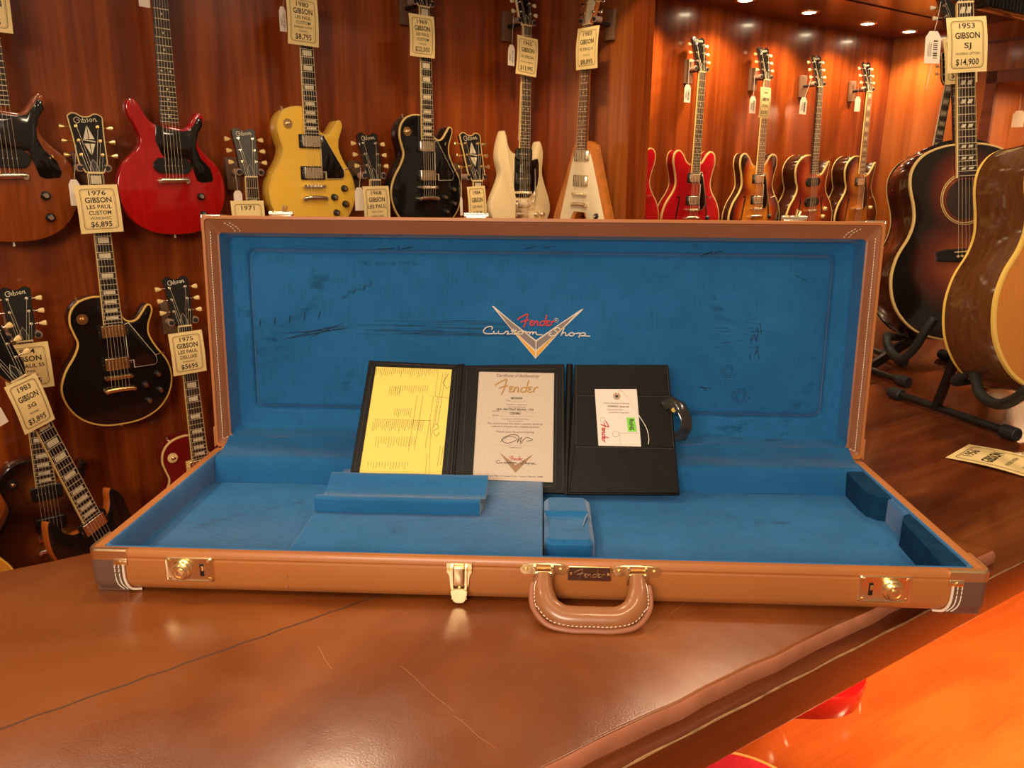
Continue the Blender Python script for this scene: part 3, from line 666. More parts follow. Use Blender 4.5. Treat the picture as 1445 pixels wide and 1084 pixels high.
# latch hasps on the lid's upper edge
for px in (396, 672, 1122):
    P = LM.inverted() @ on_plane(px, 303, LM @ Vector((0, D, .01)), (LM.to_3x3() @ Vector((0, 0, 1)))); x = P.x
    b = MB(); b.box((x-.016, D-.001, .010), (x+.016, D+.003, .024), .001); b.cyl((x-.019, D+.004, .014), (x+.019, D+.004, .014), .0042, n=12)
    o = b.build('lid_hasp', M_chrome, case); o.matrix_local = LM
    if px != 672:
        b = MB(); b.tube([(x+.006, D+.004, .014), (x+.009, D+.014, .013), (x+.004, D+.017, .013), (x+.002, D+.006, .013)], .0022, 8); q = b.build('catch', M_gold, o)
        b = MB(); b.cyl((x-.010, D+.0055, .012), (x-.010, D+.0085, .012), .004, .003, 12); b.build('rivet', M_gold, o)
# embroidered emblem on the lid panel
ec = lidpt(757, 468); S_ = .149/950
def eT(x, y, z): return ((x-700)*S_+ec.x, -(y-420)*S_+ec.y, z)
EZ = .0509
def poly(name, pts, m, z, par=None, th=.0006):
    b = MB(); P = [eT(x, y, 0)[:2] for x, y in pts]
    if area2(P) < 0: P = P[::-1]
    b.rings([[(x, y, z) for x, y in P], [(x, y, z-th) for x, y in P]]); o = b.build(name, m, par or case, 0)
    if par is None: o.matrix_local = LM
    return o
M_thr_w = mat('white_embroidery', (.70, .58, .46), .6); M_thr_g = mat('grey_embroidery', (.22, .17, .16), .6); M_thr_y = mat('gold_embroidery', (.75, .36, .02), .6); M_thr_r = mat('red_embroidery', (.62, .015, .012), .6)
em = poly('emblem', [(228, 155), (250, 160), (450, 325), (697, 510), (950, 328), (1165, 178), (1188, 172), (1170, 195), (960, 405), (695, 710), (470, 445)], M_thr_w, EZ)
poly('grey_stripe', [(290, 208), (440, 328), (692, 525), (692, 612), (430, 385)], M_thr_g, EZ-.0006, em, .0004)
poly('grey_stripe', [(1105, 235), (955, 335), (703, 525), (703, 612), (960, 385)], M_thr_g, EZ-.0006, em, .0004)
poly('gold_stripe', [(355, 300), (500, 455), (687, 632), (687, 690), (480, 440)], M_thr_y, EZ-.0006, em, .0004)
poly('gold_stripe', [(1040, 305), (900, 455), (705, 632), (705, 690), (945, 400)], M_thr_y, EZ-.0006, em, .0004)
b = MB(); put_strokes(b, SC_F, 700, 420, S_, .0010, 0); 
for v in b.v: v.x += ec.x; v.y += ec.y; v.z = EZ-.0014-v.z*.3
b.build('red_lettering', M_thr_r, em)
b = MB(); put_strokes(b, SC_C, 700, 420, S_, .00085, 0)
for v in b.v: v.x += ec.x; v.y += ec.y; v.z = EZ-.0020-v.z*.3
b.tube([eT(908+22*math.cos(t*.4), 297+22*math.sin(t*.4), EZ-.0004) for t in range(16)], .0003, 5, closed=True)
put_text(b, 'R', *eT(908, 297, 0)[:2], .0045, EZ-.0004, bold=.01)
b.build('white_lettering', M_thr_w, em)

# ================================================================== DOCUMENT FOLDER AND PAPERS
M_fold = mat('black_folder_leather', (.006, .0045, .003), .42, coat=.0, spec=.16, noise=.3, nscale=60, bump=.35)
M_fstitch = mat('folder_thread', (.16, .10, .06), .7)
B1, B2 = Vector((-.263, .283, .0410)), Vector((.2225, .283, .0410)); 
FA = math.atan2(.376-.283, .207-.041)
F_Y = Vector((0, math.sin(FA), math.cos(FA))); F_N = Vector((0, -math.cos(FA), math.sin(FA)))
FO = Vector((0, .283, .0165))
FM = T4(FO) @ Matrix(((1, F_Y.x, F_N.x, 0), (0, F_Y.y, F_N.y, 0), (0, F_Y.z, F_N.z, 0), (0, 0, 0, 1)))
FI = FM.inverted()
def fp(x, y, n=0): P = FI @ on_plane(x, y, FM @ Vector((0, 0, n)), F_N); return (P.x, P.y)
fo = empty('document_folder', FM, 'open three-panel black leather document folder leaning on the lid of the case', 'folder')
def fpoly(name, px, m, z0, z1, par, bev=.0008, T=True):
    b = MB(); P = [fp(*q) for q in px]
    if area2(P) < 0: P = P[::-1]
    b.rings([[(x, y, z0) for x, y in P], [(x, y, z1-bev) for x, y in P], [(x, y, z1) for x, y in offset(P, bev)]]); return b.build(name, m, par)
def line(b, x0, y0, x1, y1, z, r=.0004, step=None):
    p = Vector((*fp(x0, y0), z)); q = Vector((*fp(x1, y1), z))
    if step:
        n = int((q-p).length/step)
        for i in range(n): b.tube([p+(q-p)*((i+.1)/n), p+(q-p)*((i+.75)/n)], r, 4)
    else: b.tube([p, q], r, 5)
pL = fpoly('left_panel', [(521, 509), (650, 515), (638, 683), (493, 676)], M_fold, -.004, .001, fo)
pM = fpoly('middle_panel', [(653, 516), (796, 514), (798, 697), (640, 690)], M_fold, -.004, .001, fo)
pR = fpoly('right_panel', [(811, 515), (943, 515), (959, 699), (800, 698)], M_fold, -.004, .001, fo)
b = MB()
for xt, xb in ((651, 639), (804, 799)):
    b = MB(); p = fp(xt, 514); q = fp(xb, 698 if xt > 700 else 688); b.tube([(p[0], p[1], -.001), (q[0], q[1], -.001)], [.0052, .0044], 12, flat=.6, nrm=(0, 0, 1)); b.build('spine', M_fold, fo)
# raised frames (windows) round the papers
def frame(px_o, px_i, par, name='window_frame'):
    b = MB(); O_ = [fp(*q) for q in px_o]; I_ = [fp(*q) for q in px_i]
    if area2(O_) < 0: O_ = O_[::-1]; I_ = I_[::-1]
    b.rings([[(x, y, .001) for x, y in O_], [(x, y, .0030) for x, y in O_], [(x, y, .0030) for x, y in I_], [(x, y, .001) for x, y in I_]], caps=(False, False)); return b.build(name, M_fold, par)
frame([(523, 511), (645, 517), (633, 681), (496, 674)], [(531, 518), (638, 522), (623, 676), (506, 676)], pL)
frame([(668, 520), (787, 519), (786, 692), (662, 688)], [(676, 525), (782, 527), (780, 681), (667, 677)], pM)
b = MB()
for l in (((535, 514), (641, 518.5)), ((526, 520), (500, 668)), ((643, 525), (630, 675)), ((648, 520), (636, 680))): line(b, *l[0], *l[1], .0032, .00022, .0022)
b.build('stitching', M_fstitch, pL)
b = MB()
for l in (((672, 521.5), (784, 521.5)), ((786, 530), (783, 685)), ((665, 684), (782, 687)), ((659, 524), (652, 685)), ((794, 520), (794, 690))): line(b, *l[0], *l[1], .0032, .00022, .0022)
b.build('stitching', M_fstitch, pM)
po = fpoly('upper_pocket', [(811, 557), (946, 558), (952, 632), (812, 632)], M_fold, .001, .0026, pR)
po2 = fpoly('lower_pocket', [(811, 629), (952, 632), (958, 697), (803, 696)], M_fold, .001, .0052, pR)
b = MB()
for l in (((812, 559), (944, 560)), ((812, 631.5), (950, 634)), ((813, 520), (812, 692)), ((941, 520), (955, 694))): line(b, *l[0], *l[1], .0055 if l[0][1] > 600 else .0030, .00024, .0022)
b.build('stitching', M_fstitch, pR)
# clasp strap folding round the right edge
b = MB(); pts = [fp(935, 574), fp(946, 570), fp(958, 577), fp(966, 592), fp(967, 606), fp(961, 616), fp(952, 617)]
zz = [.006, .011, .015, .014, .010, .004, -.001]
b.tube([(p[0], p[1], z) for p, z in zip(pts, zz)][:7], [.007, .0105, .011, .011, .0105, .010, .008], 12, flat=.22, nrm=(.5, 0, 1))
st = b.build('strap', mat('shiny_black_strap', (.02, .018, .017), .18, coat=.8, bump=.3, nscale=90), fo)
b = MB(); p = fp(948, 582); b.cyl((p[0], p[1], .010), (p[0], p[1], .0165), .0055, .0035, 16); b.build('snap_button', M_gold, st)
fm_inv = FI
def paper(name, px, m, z, label, cat):
    P = [fp(*q) for q in px]; cx = sum(p[0] for p in P)/4; cy = min(p[1] for p in P)
    o = empty(name, FM @ T4((cx, cy, z)), label, cat) if False else None
    b = MB(); Q = [(x-cx, y-cy) for x, y in P]
    if area2(Q) < 0: Q = Q[::-1]
    b.rings([[(x, y, 0) for x, y in Q], [(x, y, .0006) for x, y in Q]]); o = b.build(name, m, None, 0); o.matrix_world = FM @ T4((cx, cy, z)); tag(o, label, cat)
    return o, (cx, cy)
M_yel = mat('yellow_form', (.90, .66, .12), .6); M_cert = mat('grey_certificate', (.60, .47, .36), .45, noise=.14, nscale=600)
yf, yo = paper('inspection_form', [(529, 516), (638, 521), (623, 677), (506, 677)], M_yel, .0013, 'yellow printed inspection form under the left window of the black folder', 'paper form')
ce, co_ = paper('certificate', [(676, 524), (782, 526), (780, 681.5), (667, 677.5)], M_cert, .0013, 'speckled grey certificate in the middle panel of the black folder', 'certificate')
def lp(o, x, y): a = fp(x, y); return a[0]-o[0], a[1]-o[1]
# form printing: columns of short illegible lines, turned sideways
b = MB(); rnd = random.Random(11)
def fcol(x0, x1, y0, y1, step, lmin=.5):
    x = x0
    while x < x1:
        l = (y1-y0)*(lmin+(1-lmin)*rnd.random()); a = lp(yo, x-(y0-516)*.16, y0); c = lp(yo, x-(y0+l-516)*.16, y0+l)
        dx, dy = c[0]-a[0], c[1]-a[1]; L = math.hypot(dx, dy); t = 0
        while t < L:
            s = min(.0006+rnd.random()*.0022, L-t); p = (a[0]+dx*t/L, a[1]+dy*t/L); q = (a[0]+dx*(t+s)/L, a[1]+dy*(t+s)/L)
            b.add([(p[0]-.00030, p[1], .0008), (p[0]+.00030, p[1], .0008), (q[0]+.00030, q[1], .0008), (q[0]-.00030, q[1], .0008)], [(0, 1, 2, 3)]); t += s+.0005
        x += step
fcol(533, 618, 520, 533, 2.7); fcol(564, 612, 545, 556, 3.2); fcol(556, 572, 546, 560, 2.8, .7); fcol(568, 592, 577, 590, 2.8); fcol(540, 612, 594, 611, 2.7); fcol(548, 603, 617, 632, 3.6, .6); fcol(542, 600, 652, 664, 4)
fcol(627, 634, 526, 600, 4, .9); fcol(619, 626, 560, 640, 6, .7); fcol(640, 652, 630, 660, 4, .8); fcol(596, 608, 558, 640, 8, .6)
for l in (((528, 592), (608, 594)), ((608, 594), (606, 670)), ((508, 669), (600, 672)), ((600, 672), (603, 640)), ((619, 522), (614, 560)), ((614, 560), (635, 562))):
    p = lp(yo, *l[0]); q = lp(yo, *l[1]); b.tube([(p[0], p[1], .0007), (q[0], q[1], .0007)], .00025, 4)
for l in ([(633, 528), (625, 541), (631, 549), (634, 546)],): b.tube([(*lp(yo, *q), .0008) for q in l], .0005, 4)
b.tube([(*lp(yo, *q), .0008) for q in crom([(611, 604), (616, 598), (619, 604), (612, 609), (616, 616), (620, 611)], 4, False)], .0003, 4)
b.build('printing', M_ink, yf)
def ctext(o, off, s, x, y, size, m, w=None, bold=0, shear=0, rot=0, name='printing'):
    b = MB(); p = lp(off, x, y); pxm = .0010
    put_text(b, s, p[0], p[1], size, .0008, bold, shear, None if w is None else w*pxm, rot); return b
K = .00102
b = MB()
def add(s, x, y, h, w, bold=0, shear=0): p = lp(co_, x, y); put_text(b, s, p[0], p[1], h*K*1.35, .0008, bold, shear, w*K)
add('Certificate of Authenticity', 731, 531, 5.2, 67, .0, .35)
add('08/22/2020', 729, 562.5, 3.2, 18, .03)
add('Date ______________', 729, 566, 2.2, 33); add('This document certifies that the', 729, 571.5, 2.0, 32); add('Custom-crafted instrument', 729, 575, 2.0, 27)
add('LR/A 1960 STRAT REL/PHC - CTS', 727, 578.5, 3.2, 57, .03); add('Model ______________________________', 727, 581, 2.0, 70)
add('CZ550862', 727, 584, 3.2, 17, .03); add('Serial ______________________________', 727, 587, 2.0, 70)
add('is a product of the Custom Shop', 727, 592, 1.9, 42); add('in Corona, California', 727, 595, 1.9, 22)
add('This instrument has been custom built by', 727, 598.5, 2.9, 86, 0, .3); add('craftsmen to bring you years of playing enjoyment.', 727, 602.5, 2.9, 74, 0, .3); add('Thank you for purchasing.', 727, 610, 2.9, 60, 0, .3)
add('______________________', 727, 628, 2, 64); add('Authorized', 727, 632, 1.9, 18)
b.build('printing', M_ink, ce)
b = MB(); b.tube([(*lp(co_, *q), .0009) for q in crom([(706, 624), (718, 616), (730, 620), (716, 626), (708, 620), (722, 614), (732, 616), (730, 625), (736, 617), (734, 627), (742, 618), (752, 621), (743, 623)], 3, False)], .0004, 4)
b.build('signature', M_ink, ce)
b = MB(); put_strokes(b, SC_F, 697, 308, 69*K/400, .0011, 0, flat=.3); c0 = lp(co_, 729, 547)
for v in b.v: v.x += c0[0]; v.y += c0[1]; v.z = .0009+v.z*.2
b.build('gold_lettering', mat('gold_print', (.40, .20, .035), .5), ce)
b = MB(); c0 = lp(co_, 728, 654); k2 = .0525/950
P = [((x-700)*k2+c0[0], -(y-440)*k2+c0[1]) for x, y in [(228, 155), (480, 330), (697, 500), (950, 328), (1188, 172), (960, 425), (695, 710), (450, 425)]]; P = P[::-1] if area2(P) < 0 else P
b.rings([[(x, y, .0006) for x, y in P], [(x, y, .0009) for x, y in P]]); b.build('emblem_print', mat('bronze_print', (.30, .15, .05), .5), ce)
b = MB(); put_strokes(b, SC_F, 700, 440, k2, .0004, 0)
for v in b.v: v.x += c0[0]; v.y += c0[1]; v.z = .0011
b.build('red_lettering', mat('red_print', (.45, .02, .02), .5), ce)
b = MB(); put_strokes(b, SC_C, 700, 440, k2, .00035, 0)
for v in b.v: v.x += c0[0]; v.y += c0[1]; v.z = .0011
p = lp(co_, 726, 672.5); put_text(b, 'Custom Shop - 311 Cessna Circle - Corona, California - 92880', p[0], p[1], 2.4*K*1.35, .0008, 0, 0, 86*K)
b.build('footer_printing', M_ink, ce)
# hang tag in the pocket
ht, ho_ = paper('hang_tag', [(839, 550), (898, 550), (905, 640), (845, 640)], mat('white_tag_card', (.80, .66, .56), .5), .0030, 'white hang tag with an eyelet in the right pocket of the black folder', 'hang tag')
b = MB(); p = lp(ho_, 870, 560); b.cyl((p[0], p[1], .0004), (p[0], p[1], .0011), .0058, n=20); eb = b.build('eyelet', mat('tan_eyelet', (.45, .28, .18), .5), ht)
b = MB(); b.cyl((p[0], p[1], .0005), (p[0], p[1], .0014), .0024, n=16); b.build('eyelet_hole', M_plastic, eb)
b = MB(); b.tube([(*lp(ho_, *q), .0020) for q in crom([(870, 559), (874, 551), (884, 560), (895, 578), (904, 592), (912, 606), (915, 620), (914, 628)], 4, False)], .0006, 6); b.build('string', mat('white_string', (.8, .72, .62), .7), ht)
b = MB()
def add2(s, x, y, h, w, bold=0, rot=0): p = lp(ho_, x, y); put_text(b, s, p[0], p[1], h*K*1.35, .0008, bold, 0, w*K if w else None, rot)
add2('California Proposition 65 Warning', 869, 570, 2.6, 40); add2('WARNING: Cancer and', 872, 574.5, 2.6, 33, .03); add2('Reproductive Harm', 868, 579, 2.6, 24); add2('www.P65Warnings.ca.gov', 873, 583, 2.4, 32)
for l in (((874, 612), (901, 612)), ((874, 612), (875, 628)), ((897, 600), (898, 612))):
    p = lp(ho_, *l[0]); q = lp(ho_, *l[1]); b.tube([(p[0], p[1], .0007), (q[0], q[1], .0007)], .00015, 4)
p = lp(ho_, 868.5, 613); b.tube([(p[0]+.0050*math.cos(t*.4), p[1]+.0050*math.sin(t*.4), .0007) for t in range(16)], .0002, 4, closed=True)
p = lp(ho_, 850, 593); b.tube([(p[0]+.0035*math.cos(t*.4), p[1]+.0035*math.sin(t*.4), .0007) for t in range(16)], .0002, 4, closed=True)
b.build('printing', M_ink, ht)
b = MB(); P = [lp(ho_, *q) for q in ((883.5, 590), (895, 590), (898, 610), (886, 610))]; b.add([(x, y, .0008) for x, y in P], [(0, 1, 2, 3)]); gl = b.build('green_label', mat('green_print', (.20, .62, .04), .5), ht)
b = MB(); p = lp(ho_, 890.5, 600); put_text(b, 'RoHS', p[0], p[1], 9*K, .0011, .03, 0, 17*K, -math.pi/2); b.build('label_lettering', M_ink, gl)
b = MB(); put_strokes(b, SC_F, 697, 308, 34*K/400, .0008, 0, flat=.3); p = lp(ho_, 853, 610)
for v in b.v: x, y = v.x, v.y; v.x = p[0]+y; v.y = p[1]-x; v.z = .0009+v.z*.1
b.build('red_lettering', mat('red_print', (.45, .02, .02), .5), ht)

# ================================================================== GUITARS
def mir(p): return [(-x, y) for x, y in reversed(p)]
OUT = {
 'single': [(0,-.158),(.06,-.152),(.115,-.125),(.152,-.078),(.166,-.02),(.155,.035),(.125,.085),(.108,.125),(.108,.155),(.118,.183),(.125,.205),(.120,.222),(.107,.222),(.092,.202),(.073,.180),(.052,.176),(.034,.190),(.027,.22),(.015,.25),(-.015,.26),(-.05,.262),(-.088,.250),(-.113,.222),(-.120,.185),(-.112,.15),(-.105,.12),(-.118,.085),(-.150,.035),(-.166,-.02),(-.152,-.078),(-.115,-.125),(-.06,-.152)],
 'double': [(0,-.168),(.07,-.16),(.125,-.128),(.16,-.07),(.165,-.01),(.148,.045),(.108,.085),(.088,.115),(.090,.15),(.108,.18),(.108,.205),(.092,.212),(.076,.195),(.060,.170),(.040,.160),(0,.165),(-.03,.165),(-.052,.174),(-.070,.198),(-.082,.222),(-.098,.238),(-.117,.230),(-.120,.200),(-.098,.155),(-.088,.12),(-.102,.09),(-.142,.05),(-.165,-.01),(-.16,-.07),(-.125,-.128),(-.07,-.16)],
 'horned': [(0,-.165),(.07,-.16),(.13,-.13),(.163,-.08),(.158,-.03),(.128,.035),(.112,.08),(.114,.13),(.113,.17),(.097,.203),(.084,.198),(.074,.172),(.056,.147),(.035,.140),(0,.145),(-.035,.150),(-.060,.158),(-.078,.180),(-.088,.215),(-.1,.235),(-.113,.215),(-.127,.165),(-.127,.12),(-.112,.07),(-.125,.03),(-.157,-.035),(-.163,-.08),(-.13,-.13),(-.07,-.16)],
 'semi': None, 'florentine': [(0,-.185),(.08,-.18),(.15,-.15),(.195,-.09),(.203,-.03),(.18,.03),(.14,.08),(.123,.12),(.130,.17),(.142,.215),(.147,.25),(.132,.250),(.112,.222),(.080,.190),(.045,.188),(.030,.21),(.026,.26),(.0,.285),(-.05,.292),(-.095,.28),(-.132,.25),(-.146,.21),(-.137,.16),(-.123,.12),(-.14,.08),(-.18,.03),(-.203,-.03),(-.195,-.09),(-.15,-.15),(-.08,-.18)],
}
_h = [(.08,-.18),(.15,-.15),(.195,-.09),(.203,-.03),(.18,.03),(.14,.08),(.122,.12),(.13,.17),(.145,.22),(.138,.262),(.108,.277),(.078,.258),(.055,.228),(.03,.215)]
OUT['semi'] = [(0,-.185)]+_h+[(0,.215)]+mir(_h)
_h = [(.08,-.222),(.15,-.19),(.195,-.13),(.205,-.06),(.188,.0),(.155,.05),(.140,.09),(.140,.13),(.148,.18),(.142,.222),(.112,.258),(.06,.278)]
OUT['flat'] = [(0,-.228)]+_h+[(0,.282)]+mir(_h)
VP = [(.030,.205),(.058,.190),(.080,.13),(.225,-.235),(.222,-.262),(.200,-.275),(.150,-.275),(.128,-.262),(.022,-.075),(0,-.058)]
OUT['vee'] = VP+[(-x, y) for x, y in reversed(VP[:-1])]
DEP = {'single': .056, 'double': .044, 'horned': .036, 'semi': .045, 'florentine': .085, 'flat': .115, 'vee': .040}
FRETN = {'single': 22, 'double': 22, 'horned': 22, 'semi': 22, 'florentine': 20, 'flat': 20, 'vee': 22}
NL = .6285
def fy(k): return NL*2**(-k/12)
def finish(name, col, rough=.16): return mat(name, col, rough, coat=.6)
def guitar(kind, M, label, group, top, side, bind=None, neckm=None, board=None, inlay='dots', bind_neck=False, head='plain', headm=None, peg=None, pickups=(), hwm=None, guard=None, tail='stop',
           knobs=(), knobm=None, switch=None, fhole=False, scale=1.0, logo=True, dep=None, guardm=None, strings=True, trem=False, headfull=True, bindt=.0045):
    hwm = hwm or M_chrome; neckm = neckm or M_mahog; board = board or M_rose; peg = peg or M_keystone; headm = headm or M_black; knobm = knobm or M_plastic
    g = empty('acoustic_guitar' if kind == 'flat' else 'electric_guitar', M, label, 'guitar', group)
    ybot = min(p[1] for p in OUT[kind]); off = Vector((0, 0, 0))
    t = dep or DEP[kind]
    pts = OUT[kind]; pts = crom(pts, 5) if kind != 'vee' else crom(pts, 3)
    if kind == 'vee':
        pts = []
        q = OUT['vee']
        for i in range(len(q)):
            a, b_ = Vector(q[i]), Vector(q[(i+1) % len(q)])
            for s in range(4): pts.append(tuple(a+(b_-a)*(s/4)))
    if area2(pts) < 0: pts = pts[::-1]
    bv = .0025 if bind else {'horned': .0045, 'double': .006, 'vee': .004}.get(kind, .004)
    b = MB(); O1, O2, O3 = offset(pts, bv*.3), offset(pts, bv), pts
    R = [[(x, y, -t) for x, y in O2], [(x, y, -t+bv*.3) for x, y in O1], [(x, y, -t+bv) for x, y in O3], [(x, y, -bv) for x, y in O3], [(x, y, -bv*.3) for x, y in O1], [(x, y, 0) for x, y in O2]]
    arch = .006 if kind in ('single', 'semi', 'florentine') else 0
    mt = [1, 1, 1, 0, 0]
    if arch:
        for d_, z_ in ((.004, .0003), (.009, .0014)):
            R.append([(x, y, z_) for x, y in offset(pts, d_)]); mt.append(0)
    if arch and kind != 'semi':     # the belly is a smooth dome: shrink towards the middle of the lower bout
        pass
    b.rings(R, mats=mt, capm=(1, 0)); body = b.build('body', [top, side], g, 40)
    if arch: R = R[:6]
    if bind:
        ro = offset(pts, -.0006); ri = offset(pts, bindt)
        b = MB(); b.rings([[(x, y, -.0065) for x, y in ro], [(x, y, .0002) for x, y in ro], [(x, y, .0008) for x, y in offset(pts, .0004)], [(x, y, .0008) for x, y in ri], [(x, y, -.0005) for x, y in ri]], caps=(False, False)); b.build('binding', bind, g)
        if kind in ('semi', 'florentine', 'flat'):
            b = MB(); b.rings([[(x, y, -t+.006) for x, y in ro], [(x, y, -t-.0004) for x, y in ro], [(x, y, -t-.0004) for x, y in ri]], caps=(False, False)); b.build('back_binding', bind, g)
    zt = .0016 if arch else 0
    # neck and board
    nf = FRETN[kind]; ye = fy(nf)-.004; z0 = zt+.004; zb = zt+.011
    heel = max(p[1] for p in pts) - .05
    b = MB(); secs = []
    for y, hw, dp in ((ye+.03, .0270, .018), (heel+.02, .0265, .024), (heel+.055, .026, .020), (NL-.25, .0240, .017), (NL-.02, .0213, .015), (NL+.004, .0213, .016)):
        secs.append([(hw*math.cos(a), y, z0-dp*math.sin(a)**1.0 if True else 0) for a in [math.pi*i/10 for i in range(11)]])
    secs = [s for s in secs]; b.rings(secs); b.build('neck', neckm, g, 50)
    b = MB(); hwn, hwe = .0215, .0275
    def hw(y): return hwn+(hwe-hwn)*(NL-y)/(NL-ye)
    b.rings([[(-hw(y), y, z0), (hw(y), y, z0), (hw(y), y, zb-.001), (hw(y)*.9, y, zb), (-hw(y)*.9, y, zb), (-hw(y), y, zb-.001)] for y in (ye, NL)]); fb_ = b.build('fretboard', board, g, 30)
    if bind_neck:
        for s in (-1, 1):
            b = MB(); b.add([(s*hw(y)*k, y, z) for y in (ye-.001, NL) for k, z in ((1.02, z0), (1.02, zb-.0008), (.93, zb+.0003))], [(0, 1, 4, 3), (1, 2, 5, 4)]); b.build('neck_binding', bind_neck, g)
    b = MB()
    for k in range(1, nf+1): y = fy(k); b.box((-hw(y)*.96, y-.0009, zb-.0005), (hw(y)*.96, y+.0009, zb+.0010))
    b.build('frets', M_fret, fb_)
    b = MB()
    def fm_(k): return (fy(k-1)+fy(k))/2, (fy(k-1)-fy(k))
    mk = [3, 5, 7, 9, 12, 15, 17, 19, 21] if inlay in ('dots', 'trap') else [1, 3, 5, 7, 9, 12, 15, 17, 19]
    if nf >= 21 and inlay == 'blocks': mk.append(21)
    for k in mk:
        if k > nf: continue
        y, w_ = fm_(k)
        if inlay == 'dots':
            for x in ((-.013, .013) if k == 12 else (0,)): b.cyl((x, y, zb-.0005), (x, y, zb+.0004), .0033, n=10)
        elif inlay == 'blocks': b.box((-hw(y)*.66, y-w_*.34, zb-.0005), (hw(y)*.66, y+w_*.34, zb+.0004))
        elif inlay == 'trap': b.prism([(-hw(y)*.62, y-w_*.30), (hw(y)*.62, y-w_*.38), (hw(y)*.62, y+w_*.38), (-hw(y)*.62, y+w_*.30)], zb-.0005, zb+.0004)
        elif inlay == 'double':
            for s in (-1, 1):
                x = s*hw(y)*.36; q = w_*.22; b.prism([(x-.0058-.002, y-q), (x+.0058-.002, y-q), (x+.0058+.002, y+q), (x-.0058+.002, y+q)][:4], zb-.0005, zb+.0004)
    b.build('inlays', M_pearl, fb_)
    b = MB(); b.box((-.0215, NL-.001, z0), (.0215, NL+.004, zb+.0022), .0006); b.build('nut', M_nut, g)
    # headstock, tilted back
    HT = T4((0, NL+.003, zb)) @ Matrix.Rotation(math.radians(-14), 4, 'X')
    ks, kx = (1.10, 1.20) if head == 'custom' else (1.0, 1.0)
    if head == 'vee': hp_ = [(.021, 0), (.030, .03), (.034, .08), (.030, .13), (.010, .185), (0, .19), (-.010, .185), (-.030, .13), (-.034, .08), (-.030, .03), (-.021, 0)]
    else:
        h_ = [(.0215, 0), (.0250, .008), (.0310, .018), (.0335, .030), (.0365, .10), (.0405, .150), (.0385, .154), (.030, .160), (.020, .1600), (.010, .1530)]
        hp_ = [(x*kx, y*ks) for x, y in h_]+[(0, .1505*ks)]+[(-x*kx, y*ks) for x, y in reversed(h_)]
    b = MB(); b.T = HT; P = hp_ if area2(hp_) > 0 else hp_[::-1]; P1 = offset(P, .0008)
    b.rings([[(x, y, -.015) for x, y in P], [(x, y, -.0025) for x, y in P], [(x, y, -.0018) for x, y in P1]], mats=[1, 0], capm=(1, 0)); hs = b.build('headstock', [headm, neckm if head != 'custom' else M_black], g, 30)
    if head == 'custom':
        b = MB(); b.T = HT; i_ = offset(P, .0028)
        b.rings([[(x, y, -.006) for x, y in offset(P, -.0006)], [(x, y, -.0012) for x, y in offset(P, -.0004)], [(x, y, -.0012) for x, y in i_], [(x, y, -.002) for x, y in i_]], caps=(False, False)); b.build('head_binding', M_cream, hs)
        b = MB(); b.T = HT
        for s in (-1, 1):
            b.prism([(s*.0012, .100), (s*.0150, .100), (s*.0010, .140)], -.0018, -.0010); b.prism([(s*.0012, .086), (s*.0150, .086), (s*.0010, .052)], -.0018, -.0010)
        b.prism([(-.017, .0955), (.017, .0905), (.017, .0940), (-.017, .0990)], -.0018, -.0008)
        b.build('split_diamond', M_pearl, hs)
    b = MB(); b.T = HT
    if head != 'vee': b.prism([(-.0105, .003), (.0105, .003), (.0110, .016), (.0080, .026), (.0045, .034), (0, .040), (-.0045, .034), (-.0080, .026), (-.0110, .016)], -.0018, .0002, .0005)
    else: b.prism([(-.010, .003), (.010, .003), (.016, .03), (.022, .09), (.012, .15), (0, .165), (-.012, .15), (-.022, .09), (-.016, .03)], -.0018, .0002, .0005)
    tr = b.build('truss_cover', M_plastic if head != 'vee' else M_white, hs)
    if head != 'vee':
        b = MB(); b.T = HT; b.tube([(-.0105, .003, .0002), (-.0110, .016, .0002), (-.0080, .026, .0002), (0, .040, .0002), (.0080, .026, .0002), (.0110, .016, .0002), (.0105, .003, .0002)], .0006, 4); b.build('cover_edge', M_white, tr)
    if logo:
        b = MB(); b.T = HT @ T4((0, (.142 if head != 'vee' else .11)*ks, -.0014)) @ Matrix.Rotation(math.radians(6), 4, 'Z')
        put_strokes(b, GIB, 32, 0, .00088*kx, .0009, 0, flip=1, flat=.4)
        b.build('logo', M_pearl, hs)
    pegs = [(s, y) for s in (-1, 1) for y in ((.048, .086, .124) if head != 'vee' else (.04, .08, .12))]
    for s, y in pegs:
        y *= ks; x0 = .030*kx*(1 if head != 'vee' else .8)
        b = MB(); b.T = HT; b.cyl((s*x0, y, -.0085), (s*(.0395*kx+.009), y, -.0085), .0022, n=8)
        xa = s*(.0395*kx+.0085)
        b.mi = 1; b.tube([(xa, y, -.0085), (xa+s*.004, y, -.0085), (xa+s*.010, y, -.0085), (xa+s*.017, y, -.0085), (xa+s*.0185, y, -.0085)], [.003, .0050, .0072, .0080, .006], 10, flat=.55, nrm=(0, 0, 1))
        pg = b.build('tuning_peg', [hwm, peg], hs)
        b = MB(); b.T = HT; b.cyl((s*.0245*kx, y, -.002), (s*.0245*kx, y, .001), .0052, .0042, 12); b.cyl((s*.0245*kx, y, .001), (s*.0245*kx, y, .0075), .0028, .0028, 10); b.build('tuner_post', hwm, hs)
    # bridge and tail
    zs = zt+.016 if kind != 'flat' else .009; yt = -.042
    if tail in ('stop', 'frame', 'trem'):
        b = MB(); b.box((-.036, -.0055, zt), (.036, .0055, zs-.003), .0015); 
        for s in (-1, 1): b.cyl((s*.036, 0, zt), (s*.036, 0, zs-.001), .0058, n=14)
        for i in range(6): b.box((-.026+i*.0104-.003, -.004, zs-.0035), (-.026+i*.0104+.003, .004, zs-.001))
        b.build('bridge', hwm, g)
